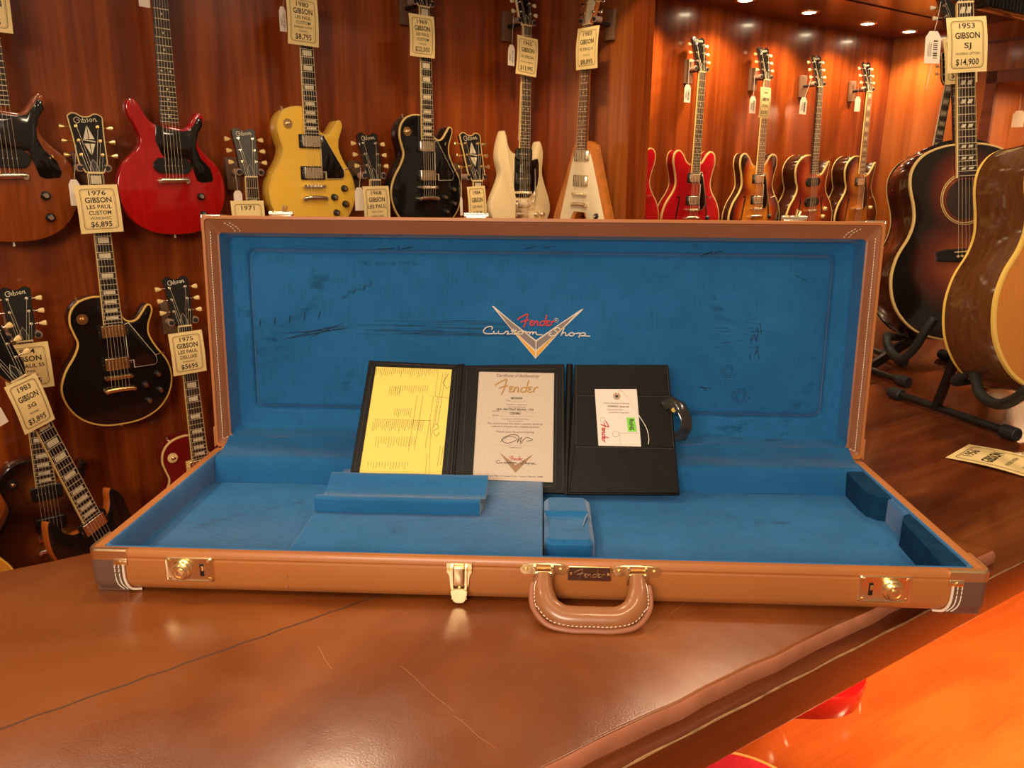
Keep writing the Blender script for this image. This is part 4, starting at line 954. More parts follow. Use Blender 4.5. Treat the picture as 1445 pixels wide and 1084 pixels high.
    if tail == 'stop':
        b = MB(); b.tube([(-.045, yt, zt+.011), (-.036, yt+.002, zt+.012), (0, yt+.004, zt+.013), (.036, yt+.002, zt+.012), (.045, yt, zt+.011)], [.0058, .007, .0072, .007, .0058], 12, flat=.7, nrm=(0, 0, 1))
        for s in (-1, 1): b.cyl((s*.041, yt, zt), (s*.041, yt, zt+.015), .0068, n=14)
        b.build('tailpiece', hwm, g)
    elif tail == 'wrap':
        yt = 0; b = MB(); b.tube([(-.047, -.004, zt+.010), (-.036, 0, zt+.012), (0, .001, zt+.013), (.036, .003, zt+.012), (.047, .002, zt+.010)], [.0065, .0075, .0078, .0075, .0065], 12, flat=.7, nrm=(0, 0, 1))
        for s in (-1, 1): b.cyl((s*.041, -.001, zt), (s*.041, -.001, zt+.015), .0068, n=14)
        b.build('bridge', hwm, g); zs = zt+.017
    elif tail in ('frame', 'trem'):
        yt = -.10 if tail == 'frame' else -.04
        b = MB()
        if tail == 'frame':
            for s in (-1, 1): b.tube([(s*.022, yt, zt+.010), (s*.018, -.14, zt+.006), (s*.014, -.178, zt+.002)], .0022, 6)
            b.box((-.026, yt-.005, zt+.006), (.026, yt+.005, zt+.013), .001)
        else:
            b.box((-.036, -.115, zt), (.036, -.030, zt+.003), .001); b.box((-.031, -.062, zt+.003), (.031, -.040, zt+.011), .002); b.box((-.034, -.098, zt+.003), (.034, -.082, zt+.009), .002)
            b.tube([(.030, -.050, zt+.012), (.045, -.040, zt+.020), (.052, 0, zt+.022), (.050, .06, zt+.024), (.045, .095, zt+.026)], .0030, 8)
        b.build('tailpiece' if tail == 'frame' else 'vibrato', hwm, g)
    elif tail == 'pin':
        b = MB(); b.prism([(-.082, -.016), (-.082, .008), (-.06, .012), (.06, .012), (.082, .008), (.082, -.016), (.03, -.022), (-.03, -.022)], 0, .0075, .002); br_ = b.build('bridge', M_ebony, g)
        b = MB(); b.box((-.036, .002, .006), (.036, .005, .0105)); b.build('saddle', M_nut, br_)
        for i in range(6):
            b = MB(); b.cyl((-.027+i*.0108, -.008, .006), (-.027+i*.0108, -.008, .011), .0032, n=10); b.build('bridge_pin', M_nut, br_)
        yt = -.008
        b = MB()
        for r_, w_ in ((.0660, .0009), (.0615, .0014)):
            n = 48; b.rings([[((r_+q)*math.cos(2*math.pi*i/n), .140+(r_+q)*math.sin(2*math.pi*i/n), z) for i in range(n)] for q, z in ((-w_, 0), (-w_, .0006), (w_, .0006), (w_, 0))], caps=(False, False))
        b.build('rosette', M_cream, g)
        b = MB(); b.cyl((0, .140, .0002), (0, .140, .0008), .0510, n=48); b.build('sound_hole', mat('hole_dark', (.03, .012, .006), .8), g)
    if strings:
        for i in range(6):
            f = (i-2.5)/2.5; xn, xb = f*.0175, f*.0260
            s_, yp = (-1, (.048, .086, .124)[i]) if i < 3 else (1, (.124, .086, .048)[i-3])
            pe = HT @ Vector((s_*.0245*kx*(1 if head != 'vee' else .8), yp*ks, .005))
            b = MB(); b.tube([(xb, yt, zs-.004 if tail != 'wrap' else zs-.002), (xb, 0, zs), (xn, NL+.001, zb+.003), tuple(pe)], [.00055-.00004*i]*4, 4); b.build('string', M_string, g)
    for pk in pickups:
        y, ty = pk[0], pk[1]; cm = pk[2] if len(pk) > 2 else hwm; rm = pk[3] if len(pk) > 3 else M_plastic
        if ty == 'hb':
            b = MB(); b.rings([rrect(-.0455, .0455, y-.0225, y+.0225, .003, z, 2) for z in (0, zt+.0055)]); p_ = b.build('pickup', rm, g)
            b = MB(); b.rings([rrect(-.0345+i, .0345-i, y-.0185+i, y+.0185-i, .003, z, 3) for i, z in ((0, zt+.004), (0, zt+.0105), (.001, zt+.0115))]); b.build('pickup_cover', cm, p_)
            b = MB()
            for s in (-1, 1): b.cyl((s*.041, y, zt+.005), (s*.041, y, zt+.0075), .0022, n=8)
            b.build('mounting_screws', hwm, p_)
        elif ty == 'bar':
            b = MB(); b.rings([rrect(-.0425+i, .0425-i, y-.0225+i, y+.0225-i, .008, z, 3) for i, z in ((0, 0), (0, zt+.0095), (.0015, zt+.011))]); p_ = b.build('pickup', cm, g)
        elif ty == 'dog':
            b = MB(); b.prism([(-.058, y-.005), (-.052, y-.014), (-.042, y-.0225), (.042, y-.0225), (.052, y-.014), (.058, y-.005), (.058, y+.005), (.052, y+.014), (.042, y+.0225), (-.042, y+.0225), (-.052, y+.014), (-.058, y+.005)], 0, zt+.011, .0012); p_ = b.build('pickup', cm, g)
        b = MB(); 
        for i in range(6): b.cyl((-.026+i*.0104, y+(.006 if ty == 'hb' else 0), zt+.010), (-.026+i*.0104, y+(.006 if ty == 'hb' else 0), zt+.0122), .0019, n=8)
        b.build('pole_pieces', hwm, p_)
    for (x, y) in knobs:
        b = MB(); n = 20
        b.rings([[(x+r*(1+.04*(i % 2))*math.cos(2*math.pi*i/n), y+r*(1+.04*(i % 2))*math.sin(2*math.pi*i/n), z) for i in range(n)] for r, z in ((.0125, zt-.002), (.0110, zt+.004), (.0095, zt+.013), (.0080, zt+.0145))])
        k_ = b.build('knob', knobm, g, 60); b = MB(); b.cyl((x, y, zt+.0142), (x, y, zt+.0152), .0058, n=16); b.build('knob_cap', hwm, k_)
    if switch:
        b = MB(); x, y = switch; b.cyl((x, y, zt-.003), (x, y, zt+.0015), .0165, n=24); sw = b.build('switch_washer', peg if bind else M_plastic, g)
        b = MB(); b.cyl((x, y, zt), (x, y, zt+.006), .006, n=12); b.cyl((x, y, zt+.005), (x+.003, y+.002, zt+.016), .0025, .0035, 10); b.build('switch_tip', hwm, sw)
    if guard:
        b = MB(); G_ = guard if area2(guard) > 0 else guard[::-1]; zg = zt+.004 if kind in ('single', 'semi', 'florentine') else .0002
        b.rings([[(x, y, zg) for x, y in G_], [(x, y, zg+.002) for x, y in G_], [(x, y, zg+.0028) for x, y in offset(G_, .0012)]]); pg_ = b.build('pickguard', guardm or M_black, g)
        if kind in ('single', 'semi', 'florentine'):
            b = MB(); e_ = offset(G_, -.0008); b.rings([[(x, y, zg-.0006) for x, y in e_], [(x, y, zg+.0020) for x, y in e_], [(x, y, zg+.0026) for x, y in offset(G_, .0006)]], caps=(False, False)); b.build('guard_edge', M_white, pg_)
            b = MB(); b.tube([(G_[0][0]*0+.108, .055, zt+.003), (.140, .062, zt+.003), (.152, .058, -.006)], .0016, 6); b.build('guard_bracket', hwm, pg_)
    if fhole:
        for s in (-1, 1):
            c_ = [(-.010, .062), (-.002, .074), (.008, .066), (.004, .045), (-.002, .010), (-.008, -.030), (-.014, -.045), (-.022, -.040)]
            c_ = [(s*(.098 + (p[0])*-1.2*1), p[1]-.01) for p in c_]
            cc_ = crom(c_, 4, False); b = MB(); n = len(cc_); b.tube([(x, y, zt+.0003) for x, y in cc_], [.0016+.0034*math.sin(math.pi*i/(n-1)) for i in range(n)], 8, flat=.12, nrm=(0, 0, 1)); b.build('f_hole', M_plastic, g)
    for (x, y) in ([(0, ybot)] if kind != 'vee' else []):
        b = MB(); b.cyl((x, y-.012, -t/2), (x, y+.002, -t/2), .0045, .0030, 10); b.build('strap_button', hwm, g)
    if kind in ('single', 'florentine'):
        b = MB(); b.cyl((-.088, .262 if kind == 'single' else .296, -.026), (-.085, .245, -.026), .0055, .0035, 10); b.build('strap_button', hwm, g)
    return g
def frame_from(N, B, az, sc_=None, sn=0., sb=NL):
    """guitar frame from the places of two points on its centre line"""
    y = (N-B).normalized(); s = (N-B).length/(sb-sn)
    nrm = Vector((math.sin(az), -math.cos(az), 0)); z = (nrm-y*nrm.dot(y)).normalized(); x = y.cross(z)
    O_ = B + y*s*(sb-NL)
    return T4(O_) @ Matrix(((x.x*s, y.x*s, z.x*s, 0), (x.y*s, y.y*s, z.y*s, 0), (x.z*s, y.z*s, z.z*s, 0), (0, 0, 0, 1))), s
def wall_frame(p1, s1, p2, s2, w=2.055, az=None):
    az = (AZ+.02 if w >= 2.065 else AZ+.15) if az is None else az
    N = on_w(*p1, w); B = on_w(*p2, w); M, s = frame_from(N, B, az, sn=s1, sb=s2); return M
SCL = []
# pickguard outlines
G_single = [(.034, .168), (.046, .172), (.119, .055), (.121, .036), (.113, .027), (.050, .026), (.050, .050), (.034, .050)]
G_double = [(-.040, .166), (-.045, .120), (-.032, .084), (-.020, .068), (.055, .066), (.064, .040), (.075, .002), (.090, -.004), (.122, .000), (.128, .012), (.119, .042), (.092, .070), (.080, .098), (.080, .120), (.089, .150), (.103, .172), (.102, .192), (.090, .196), (.080, .178), (.062, .156), (.040, .151), (0, .155)]
G_horn = [(-.045, .140), (-.045, .02), (-.035, -.02), (.036, -.02), (.060, .0), (.083, .030), (.090, .070), (.088, .115), (.082, .135), (.070, .135), (.055, .130), (.034, .128), (0, .132)]
G_semi = [(.030, .160), (.042, .178), (.052, .178), (.085, .06), (.088, .028), (.070, .002), (.050, -.002), (.044, .020), (.044, .12), (.030, .13)]
G_vee = [(-.040, .168), (.040, .168), (.062, .125), (.178, -.165), (.170, -.195), (.095, -.195), (.035, -.070), (-.035, -.070), (-.122, -.205), (-.155, -.225), (-.062, .125)]
K4 = [(.120, -.008), (.078, -.038), (.122, -.062), (.084, -.092)]
# ---- finishes
F_walnut = mat('brown_finish', (.28, .060, .012), .16, coat=.6, noise=.35, nscale=14, stretch=(5, .6, 1))
F_cherry = mat('cherry_red_finish', (.42, .006, .006), .14, coat=.7, noise=.25, nscale=20, stretch=(4, .4, 1))
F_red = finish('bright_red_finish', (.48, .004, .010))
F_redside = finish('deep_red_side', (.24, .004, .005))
F_yellow = finish('aged_white_finish', (.85, .50, .055))
F_white = finish('ivory_finish', (.80, .62, .34), .2)
F_natV = mat('korina_finish', (.52, .16, .025), .18, coat=.6, noise=.25, nscale=16, stretch=(5, .4, 1))
F_burg = finish('wine_red_finish', (.13, .005, .005))
F_blk = M_black
B_semi = burst('sunburst_orange', (.80, .26, .02), (.36, .04, .008), (.02, .006, .004))
B_arch = burst('sunburst_brown', (.62, .20, .02), (.20, .03, .008), (.012, .005, .004))
B_red = burst('sunburst_red', (.52, .09, .015), (.26, .02, .008), (.13, .010, .006))
B_flat = burst('sunburst_dark', (.36, .075, .014), (.10, .014, .005), (.008, .005, .004), p0=.10, p1=.50, p2=.80)
B_tob = burst('sunburst_tobacco', (.26, .08, .013), (.06, .014, .005), (.006, .004, .003), p0=.15, p1=.45, p2=.75)
B_spruce = mat('amber_spruce', (.62, .22, .035), .2, coat=.5, noise=.18, nscale=40, stretch=(12, .4, 1))
ALL = {}
# upper row on the back wall
ALL['walnut'] = guitar('double', wall_frame((-2.6, 159), .4523+.02, (9.5, 249), NL, 2.04), 'brown double-cutaway electric guitar with black pickguard, cut by the left edge', 'electric guitars on the back wall', F_walnut, F_walnut, guard=G_double, tail='wrap', pickups=[(.045, 'dog', M_plastic)], knobs=[(.083, -.048), (.088, -.105)], knobm=M_plastic, bind=None)
ALL['red_double'] = guitar('double', wall_frame((232.4, 101), .3235, (244.5, 255), NL, 2.04) if False else wall_frame((232.4, 101), .305, (244.5, 255), NL, 2.04), 'glossy red double-cutaway electric guitar with a large black pickguard', 'electric guitars on the back wall', F_cherry, F_cherry, guard=G_double, tail='wrap', pickups=[(.045, 'dog', M_plastic)], knobs=[(.083, -.048), (.088, -.105)])
ALL['yellow'] = guitar('single', wall_frame((433.8, 124), .305, (442, 263), NL), 'yellowed white single-cutaway electric guitar with black pickguard and block inlays', 'electric guitars on the back wall', F_yellow, F_yellow, bind=mat('yellow_binding', (.70, .42, .06), .35), neckm=F_yellow, board=M_ebony, inlay='blocks', bind_neck=M_cream, head='custom', peg=M_gold, hwm=M_chrome, guard=G_single, pickups=[(.150, 'hb'), (.045, 'hb')], knobs=K4, switch=(-.082, .205))
ALL['black_silver'] = guitar('single', wall_frame((596.5, 11), 0, (603, 264.5), NL), 'black single-cutaway guitar with silver pickups and cream edge, hanging above the case', 'electric guitars on the back wall', F_blk, F_blk, bind=M_cream, board=M_ebony, inlay='blocks', bind_neck=M_cream, head='custom', peg=M_gold, hwm=M_chrome, guard=G_single, pickups=[(.150, 'hb'), (.045, 'hb')], knobs=K4, switch=(-.085, .2))
ALL['ivory'] = guitar('horned', wall_frame((742, 37), 0, (736.7, 271.7), NL), 'ivory white electric guitar with two pointed horns and a long vibrato arm', 'electric guitars on the back wall', F_white, F_white, neckm=F_white, bind_neck=M_cream, peg=M_white, hwm=M_chrome, guard=G_horn, tail='trem', pickups=[(.150, 'bar', M_plastic), (.055, 'bar', M_plastic)], knobs=[(.078, -.088), (.112, -.088), (.092, -.125), (.122, -.120)], knobm=M_chrome, headm=M_black)
Uc = Vector((ux, uy, 0))
def uplane(x, y, u): return on_plane(x, y, room(u, 0, 0), Uc)
Mv, s = frame_from(uplane(831, 35, 1.535), uplane(819.6, 274, 1.535), AZ-math.pi/2*.97)
ALL['vee'] = guitar('vee', Mv, 'V-shaped natural wood guitar with a white pickguard on the partition', 'electric guitars on the back wall', F_natV, F_natV, neckm=F_natV, board=mat('brown_rosewood', (.10, .035, .018), .45), head='vee', headm=F_natV, peg=M_chrome, guard=G_vee, guardm=M_white, tail='stop', pickups=[(.150, 'hb', M_chrome, M_chrome), (.052, 'hb', M_chrome, M_chrome)], knobs=[(.105, -.080), (.090, -.125), (.125, -.135)], knobm=M_plastic)
# second row
ALL['black_gold'] = guitar('single', wall_frame((133, 245), 0, (167, 532), NL, 2.03), 'black single-cutaway guitar with gold hardware and cream edge, left of the case', 'electric guitars on the back wall', F_blk, F_blk, bind=mat('gold_cream_binding', (.62, .36, .08), .35), board=M_ebony, inlay='blocks', bind_neck=M_cream, head='custom', peg=M_gold, hwm=M_gold, guard=G_single, pickups=[(.150, 'hb'), (.045, 'hb')], knobs=K4, knobm=M_ebony, switch=(-.083, .195))
ALL['tobacco'] = guitar('single', wall_frame((34, 481.5), 0, (63.5, 683), .452, 2.03), 'dark tobacco sunburst single-cutaway guitar at the lower left behind the leaning one', 'electric guitars on the back wall', B_tob, M_bodyback, board=M_rose, inlay='trap', bind_neck=M_cream, pickups=[(.150, 'bar', M_plastic), (.045, 'bar', M_plastic)], hwm=M_chrome, knobs=K4, switch=(-.085, .195))
ALL['wine'] = guitar('single', wall_frame((259, 460), 0, (280.4, 645), .452, 2.03), 'wine red single-cutaway guitar half hidden behind the left end of the case', 'electric guitars on the back wall', F_burg, F_burg, bind=M_cream, board=M_rose, inlay='trap', bind_neck=M_cream, pickups=[(.150, 'hb', M_chrome, M_cream), (.045, 'hb')], hwm=M_chrome, knobs=K4, switch=(-.085, .195), guard=G_single, guardm=M_cream)
def low_row(nx, ny, bx, **kw): return wall_frame((nx, ny), 0, (bx, ny+265*kw.get('k', 1)), NL*kw.get('kk', 1), 2.03)
ALL['plain_head'] = guitar('single', wall_frame((352.6, 250), 0, (371, 508), NL, 2.03), 'guitar behind the case whose grey headstock with cream tuners rises beside the yellow guitar', 'electric guitars on the back wall', F_burg, F_burg, bind=M_cream, headm=mat('worn_grey_head', (.045, .038, .028), .4, noise=.5, nscale=60), inlay='trap', bind_neck=M_cream, pickups=[(.150, 'hb'), (.045, 'hb')])
ALL['black_head'] = guitar('single', wall_frame((527, 254.5), 0, (537, 505), NL, 2.03), 'guitar behind the case whose black headstock rises between the yellow and the black guitar', 'electric guitars on the back wall', B_tob, M_bodyback, bind=M_cream, inlay='trap', bind_neck=M_cream, pickups=[(.150, 'hb'), (.045, 'hb')])
ALL['split_head'] = guitar('single', wall_frame((671.5, 256), 0, (676, 490), NL, 2.03), 'guitar behind the case whose cream-edged headstock rises left of the ivory guitar', 'electric guitars on the back wall', F_blk, F_blk, bind=M_cream, head='custom', peg=M_gold, hwm=M_gold, board=M_ebony, inlay='blocks', bind_neck=M_cream, pickups=[(.150, 'hb'), (.045, 'hb')])
# right bay
GB = 'semi-hollow guitars in the right bay'
M0 = wall_frame((905, 92), 0, (887, 292), NL, 2.09)
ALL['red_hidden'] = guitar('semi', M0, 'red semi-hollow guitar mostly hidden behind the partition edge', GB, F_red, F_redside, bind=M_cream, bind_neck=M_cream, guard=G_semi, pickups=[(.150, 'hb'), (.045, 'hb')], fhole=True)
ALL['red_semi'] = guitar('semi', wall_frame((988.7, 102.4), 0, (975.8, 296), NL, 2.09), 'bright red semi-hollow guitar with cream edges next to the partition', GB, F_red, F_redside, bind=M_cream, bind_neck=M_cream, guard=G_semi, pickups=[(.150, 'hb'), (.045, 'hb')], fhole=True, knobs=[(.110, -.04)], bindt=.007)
ALL['burst_semi'] = guitar('semi', wall_frame((1080, 113.5), 0, (1066, 294.5), NL, 2.09), 'orange sunburst double-cutaway guitar with a yellow price sign on its neck', GB, B_semi, M_bodyback, bind=M_cream, bind_neck=M_cream, board=mat('red_rosewood', (.16, .05, .025), .45), guard=G_semi, pickups=[(.150, 'hb'), (.045, 'hb')], fhole=True, knobs=[(.110, -.04)], bindt=.007)
ALL['red_single'] = guitar('florentine', wall_frame((1155, 123), 0, (1143, 297), NL, 2.07), 'reddish sunburst hollow guitar with a dark neck and two black pickups', GB, B_red, M_bodyback, bind=M_cream, pickups=[(.150, 'dog', M_plastic), (.045, 'dog', M_plastic)], fhole=True, knobs=[(.110, -.04), (.125, .0)], knobm=M_cream, tail='frame', bindt=.007)
ALL['brown_single'] = guitar('florentine', wall_frame((1224.6, 130), 0, (1209, 294.5), NL, 2.07), 'brown sunburst hollow guitar with block inlays, rightmost on the bay wall', GB, B_arch, M_bodyback, bind=M_cream, bind_neck=M_cream, inlay='blocks', board=mat('red_rosewood', (.16, .05, .025), .45), guard=G_semi, pickups=[(.150, 'hb')], fhole=True, knobs=[(.125, .0)], knobm=M_cream, tail='frame', bindt=.007)
# leaning guitar at the lower left
M5, s = frame_from(on_w(23.6, 534.6, 1.79), on_w(126, 729, 1.85), AZ+.55, sn=0, sb=.452)
ALL['leaning'] = guitar('horned', M5, 'black horned guitar leaning over to the left with a slanted price sign on its neck', 'electric guitars on the back wall', F_blk, mat('amber_side', (.45, .11, .015), .2, coat=.5), bind=None, neckm=M_maple, board=M_ebony, inlay='blocks', bind_neck=M_cream, pickups=[(.150, 'hb'), (.045, 'hb')], hwm=M_chrome)
Me, s = frame_from(on_w(-104, 560, 1.55), on_w(-76, 765, 1.60), AZ+.2, sn=0, sb=.45)
ALL['edge'] = guitar('single', Me, 'guitar at the bottom left edge, only a strip of its yellow-edged body in view', 'electric guitars on the back wall', mat('amber_top', (.62, .24, .03), .2, coat=.5), M_bodyback, bind=mat('yellow_edge', (.75, .42, .05), .4), pickups=[(.150, 'hb'), (.045, 'hb')], hwm=M_chrome, knobs=K4)
# right: acoustics standing on the counter
NS = CAM + ray(1358.7, 6.3)*1.905; 
M_, sSJ = None, None
yv = Vector((0.0, .16, 1)).normalized()
def acoustic(px_nut, px_br, Ynut, back, az):
    N = on_y(*px_nut, Ynut); B = on_y(*px_br, Ynut-back); return frame_from(N, B, az)
MSJ, sj = acoustic((1358.7, 6.3), (1363, 357), 1.46, .10, math.radians(6)); SCL.append(sj)
ALL['sj'] = guitar('flat', MSJ, 'dark sunburst acoustic guitar with double block inlays standing on the counter', 'acoustic guitars on the counter', B_flat, M_bodyback, bind=M_cream, bind_neck=M_cream, board=M_rose, inlay='double', tail='pin', peg=M_white, dep=.115)
NA = on_y(1347, 44, 1.80)
MA, sa = acoustic((1347, 44), (1360, 318), 1.86, .10, math.radians(8)); SCL.append(sa)
ALL['dark_back'] = guitar('flat', MA, 'dark acoustic guitar standing behind the sunburst acoustic, its white tuner buttons showing at the top', 'acoustic guitars on the counter', B_tob, M_bodyback, bind=None, tail='pin', peg=M_white)
MB_, sb_ = acoustic((1337, 121), (1305, 291), 3.14, .05, math.radians(8)); SCL.append(sb_)
ALL['block_neck'] = guitar('single', MB_, 'guitar behind the sunburst acoustic whose white-blocked neck shows left of it', 'electric guitars in the right bay corner', F_blk, F_blk, bind=M_cream, board=M_ebony, inlay='blocks', bind_neck=mat('white_neck_edge', (.75, .62, .45), .4), head='custom')
c0 = CAM + ray(1516, 396)*1.56
y_ = Vector((.03, .20, 1)).normalized()
az2 = math.radians(20); nrm = Vector((math.sin(az2), -math.cos(az2), 0)); z_ = (nrm-y_*nrm.dot(y_)).normalized(); x_ = y_.cross(z_)
MN = T4(c0) @ Matrix(((x_.x, y_.x, z_.x, 0), (x_.y, y_.y, z_.y, 0), (x_.z, y_.z, z_.z, 0), (0, 0, 0, 1)))
ALL['spruce'] = guitar('flat', MN, 'amber-topped acoustic guitar in the right foreground, cut by the right edge', 'acoustic guitars on the counter', B_spruce, mat('brown_gloss_side', (.13, .045, .014), .12, coat=.7, noise=.4, nscale=20, stretch=(1, 1, 5)), bind=mat('yellow_binding_wide', (.75, .48, .10), .35), bindt=.006, tail='pin', dep=.118)
print('scales', [round(o.matrix_world.to_scale().x if o.parent is None else 0, 3) for o in ALL.values()])
print({k: [round(c, 2) for c in o.matrix_world.translation] for k, o in ALL.items()})

# ================================================================== LOW DISPLAY below the counter edge
PZ = -.55
b = MB(); b.box((-1.2, -1.7, PZ-.03), (3.4, .295, PZ), .006)
pf = b.build('display_platform', M_floorwood); pf.matrix_world = RM; tag(pf, 'glossy orange wood display platform below the front edge of the counter', 'platform')
for lo, hi in (((-1.1, -1.6, FLOOR), (-1.0, .25, PZ-.03)), ((3.2, -1.6, FLOOR), (3.3, .25, PZ-.03))):
    b = MB(); b.box(lo, hi); b.build('support', M_floorwood, pf)
F_pink = mat('sparkling_red_finish', (.75, .03, .05), .22, coat=.7, noise=.35, nscale=500)
def lying(u_, w_, z_, tilt=.05):
    yv = Vector((-ux, -uy, tilt)).normalized(); zv = Vector((uy*.10, -ux*.10, 1)); zv = (zv-yv*zv.dot(yv)).normalized(); xv = yv.cross(zv)
    return T4(room(u_, w_, z_)) @ Matrix(((xv.x, yv.x, zv.x, 0), (xv.y, yv.y, zv.y, 0), (xv.z, yv.z, zv.z, 0), (0, 0, 0, 1)))
ALL['low_red'] = guitar('single', lying(.372, -.070, PZ+.075), 'red sparkling guitar lying below the counter edge, only its amber-bound corner in view', 'electric guitars on the low display', F_pink, F_cherry, bind=mat('amber_binding', (.75, .36, .08), .35), bindt=.010, pickups=[(.15, 'hb'), (.045, 'hb')])
ALL['low_cherry'] = guitar('single', lying(.83, .236, PZ+.062), 'cherry red guitar lying in the shade below the counter edge by the case corner', 'electric guitars on the low display', F_cherry, F_cherry, pickups=[(.15, 'hb'), (.045, 'hb')])

# ================================================================== HANGERS
M_block = mat('brown_block', (.17, .085, .045), .45, noise=.2, nscale=30)
M_beige = mat('beige_rubber', (.30, .19, .13), .5)
def hanger(g, label, wallz, dy=0):
    M = g.matrix_world.copy(); s = M.to_scale().x
    y0 = NL+.016
    o = empty('guitar_hanger', M @ T4((0, y0, -wallz)), label, 'hanger', 'wooden hangers on the display wall')
    b = MB(); b.box((-.024, -.060, .001), (.024, .050, .020), .003); b.build('mounting_block', M_block, o)
    b = MB(); b.cyl((0, -.005, .018), (0, -.005, wallz-.034), .0075, n=12); b.build('arm', M_tube, o)
    b = MB()
    for s_ in (-1, 1): b.cyl((s_*.012, -.030, .019), (s_*.012, -.030, .022), .004, .003, 8)
    for s_ in (-1, 1):
        b = MB(); b.tube([(0, -.005, wallz-.036), (s_*.020, -.006, wallz-.036), (s_*.036, -.003, wallz-.028), (s_*.038, 0, wallz-.006)], .0055, 8); p_ = b.build('fork_prong', M_tube, o)
        b = MB(); b.cyl((s_*.038, 0, wallz-.024), (s_*.038, 0, wallz+.006), .0115, n=18); q = b.build('rubber_tip', M_beige, p_)
        b = MB(); b.cyl((s_*.038, 0, wallz+.004), (s_*.038, 0, wallz+.014), .0075, .0055, 14); b.build('tip_cap', M_rubber, q)
HL = {'walnut': 'brown', 'red_double': 'red double-cutaway', 'yellow': 'yellowed white', 'black_silver': 'black and silver', 'ivory': 'ivory horned', 'black_gold': 'black and gold', 'tobacco': 'dark tobacco',
      'wine': 'wine red', 'plain_head': 'grey-headed', 'black_head': 'black-headed', 'split_head': 'cream-edged black', 'red_semi': 'bright red semi-hollow', 'burst_semi': 'orange sunburst', 'red_single': 'reddish dark-necked', 'brown_single': 'rightmost brown sunburst', 'red_hidden': 'partly hidden red'}
for k, d in HL.items():
    if k in ('walnut', 'red_double', 'yellow', 'red_hidden'): continue      # their hangers are above the photo or behind the partition
    g = ALL[k]; w_ = (-g.location.x*uy+g.location.y*ux)
    hanger(g, 'hanger with two rubber tips holding the neck of the %s guitar' % d, (2.178-w_)/g.matrix_world.to_scale().x-.0)
hanger(ALL['vee'], 'hanger with two rubber tips holding the V-shaped natural wood guitar', (1.658-1.535)/ALL['vee'].matrix_world.to_scale().x)

# ================================================================== PRICE SIGNS
def hit(M, px, z=.03): P = M.inverted() @ on_plane(*px, M @ Vector((0, 0, z)), (M.to_3x3() @ Vector((0, 0, 1))).normalized()); return P
def sign_at(M, lines, label, w=.108, h=.140, group='cream price signs'):
    o = None; b = MB(); n = 10
    vs = []; R_ = []
    for i in range(n+1):
        t = i/n; y = -h/2+h*t; z = .0028*math.sin(t*math.pi*1.1)-.0012*math.cos(t*5)
        vs += [(-w/2, y, z), (w/2, y, z+.0012)]
    b.add(vs+[(x, y, z-.0006) for x, y, z in vs], [(2*i, 2*i+1, 2*i+3, 2*i+2) for i in range(n)]+[(2*n+2+2*i, 2*n+2+2*i+2, 2*n+2+2*i+3, 2*n+2+2*i+1) for i in range(n)])
    o = b.build('price_sign', M_paper, None, 60); o.matrix_world = M; tag(o, label, 'sign', group)
    def zf(x, y): t = (y+h/2)/h; return .0028*math.sin(t*math.pi*1.1)-.0012*math.cos(t*5)+.0012*(x/w+.5)+.0005
    def lay(mb):
        mb.v = [Vector((v.x, v.y, zf(v.x, v.y)+v.z)) for v in mb.v]; return mb
    b = MB()
    for ins, t_ in ((.010*w/.108, .0016), (.0135*w/.108, .0006)):
        A = rrect(-w/2+ins, w/2-ins, -h/2+ins, h/2-ins, .010, 0, 4); B_ = rrect(-w/2+ins+t_, w/2-ins-t_, -h/2+ins+t_, h/2-ins-t_, .0095, 0, 4)
        # subdivide straight runs so that the border follows the paper
        def sub(P):
            out = []
            for i in range(len(P)):
                a, c = Vector(P[i]), Vector(P[(i+1) % len(P)]); k = 6
                out += [tuple(a+(c-a)*(j/k)) for j in range(k)]
            return out
        b.rings([sub(A), sub(B_)], caps=(False, False))
    lay(b).build('border', M_inkb, o, 0)
    b = MB(); tot = sum(l[1] for l in lines); y = h/2-.017
    gap = (h-.034-sum(l[1] for l in lines)*h)/(len(lines)-1 if len(lines) > 1 else 1)
    for (tx, sz, wd, bold) in lines:
        hh = sz*h; put_text(b, tx, 0, y-hh/2, hh*1.36, 0, bold, 0, wd*w); y -= hh+gap
    lay(b).build('lettering', M_ink, o, 0)
    return o
def sign(key, px, roll, lines, label, w=.108, h=.140, z=.034):
    M = ALL[key].matrix_world; s = M.to_scale().x; P = hit(M, px, z/s)
    return sign_at(M @ T4(P) @ Matrix.Rotation(math.radians(roll), 4, 'Z') @ Matrix.Scale(1/s, 4), lines, label, w, h)
Y_ = lambda t: (t, .10, .40, .012)
G_ = ('GIBSON', .115, .62, .022)
Pn = lambda t, wd=.56: (t, .115, wd, .014)
def L_(t, wd, sz=.085): return (t, sz, wd, .012)
SM_ = lambda t, wd=.40: (t, .045, wd, 0)
sign('black_gold', (140, 295), 2, [Y_('1976'), G_, L_('LES PAUL', .58), L_('CUSTOM', .52), ('W/NOHSC', .065, .50, 0), Pn('$6,895', .50)], 'cream price sign reading 1976 and $6,895 on the black guitar with gold hardware', w=.118)
sign('tobacco', (39, 518), 1, [Y_('1974'), G_, L_('LES PAUL 55', .70), SM_('2 P90', .28), SM_('W/NOHSC'), Pn('$4,195', .50)], 'cream price sign reading 1974, partly covered by the slanted 1983 sign', w=.125, z=.030)
sign('leaning', (43, 570), -4, [Y_('1983'), G_, L_('SG', .26), SM_('W/OHSC', .3), Pn('$3,895', .56)], 'slanted yellow price sign reading 1983 and $3,895 on the leaning black guitar', w=.092, h=.145)
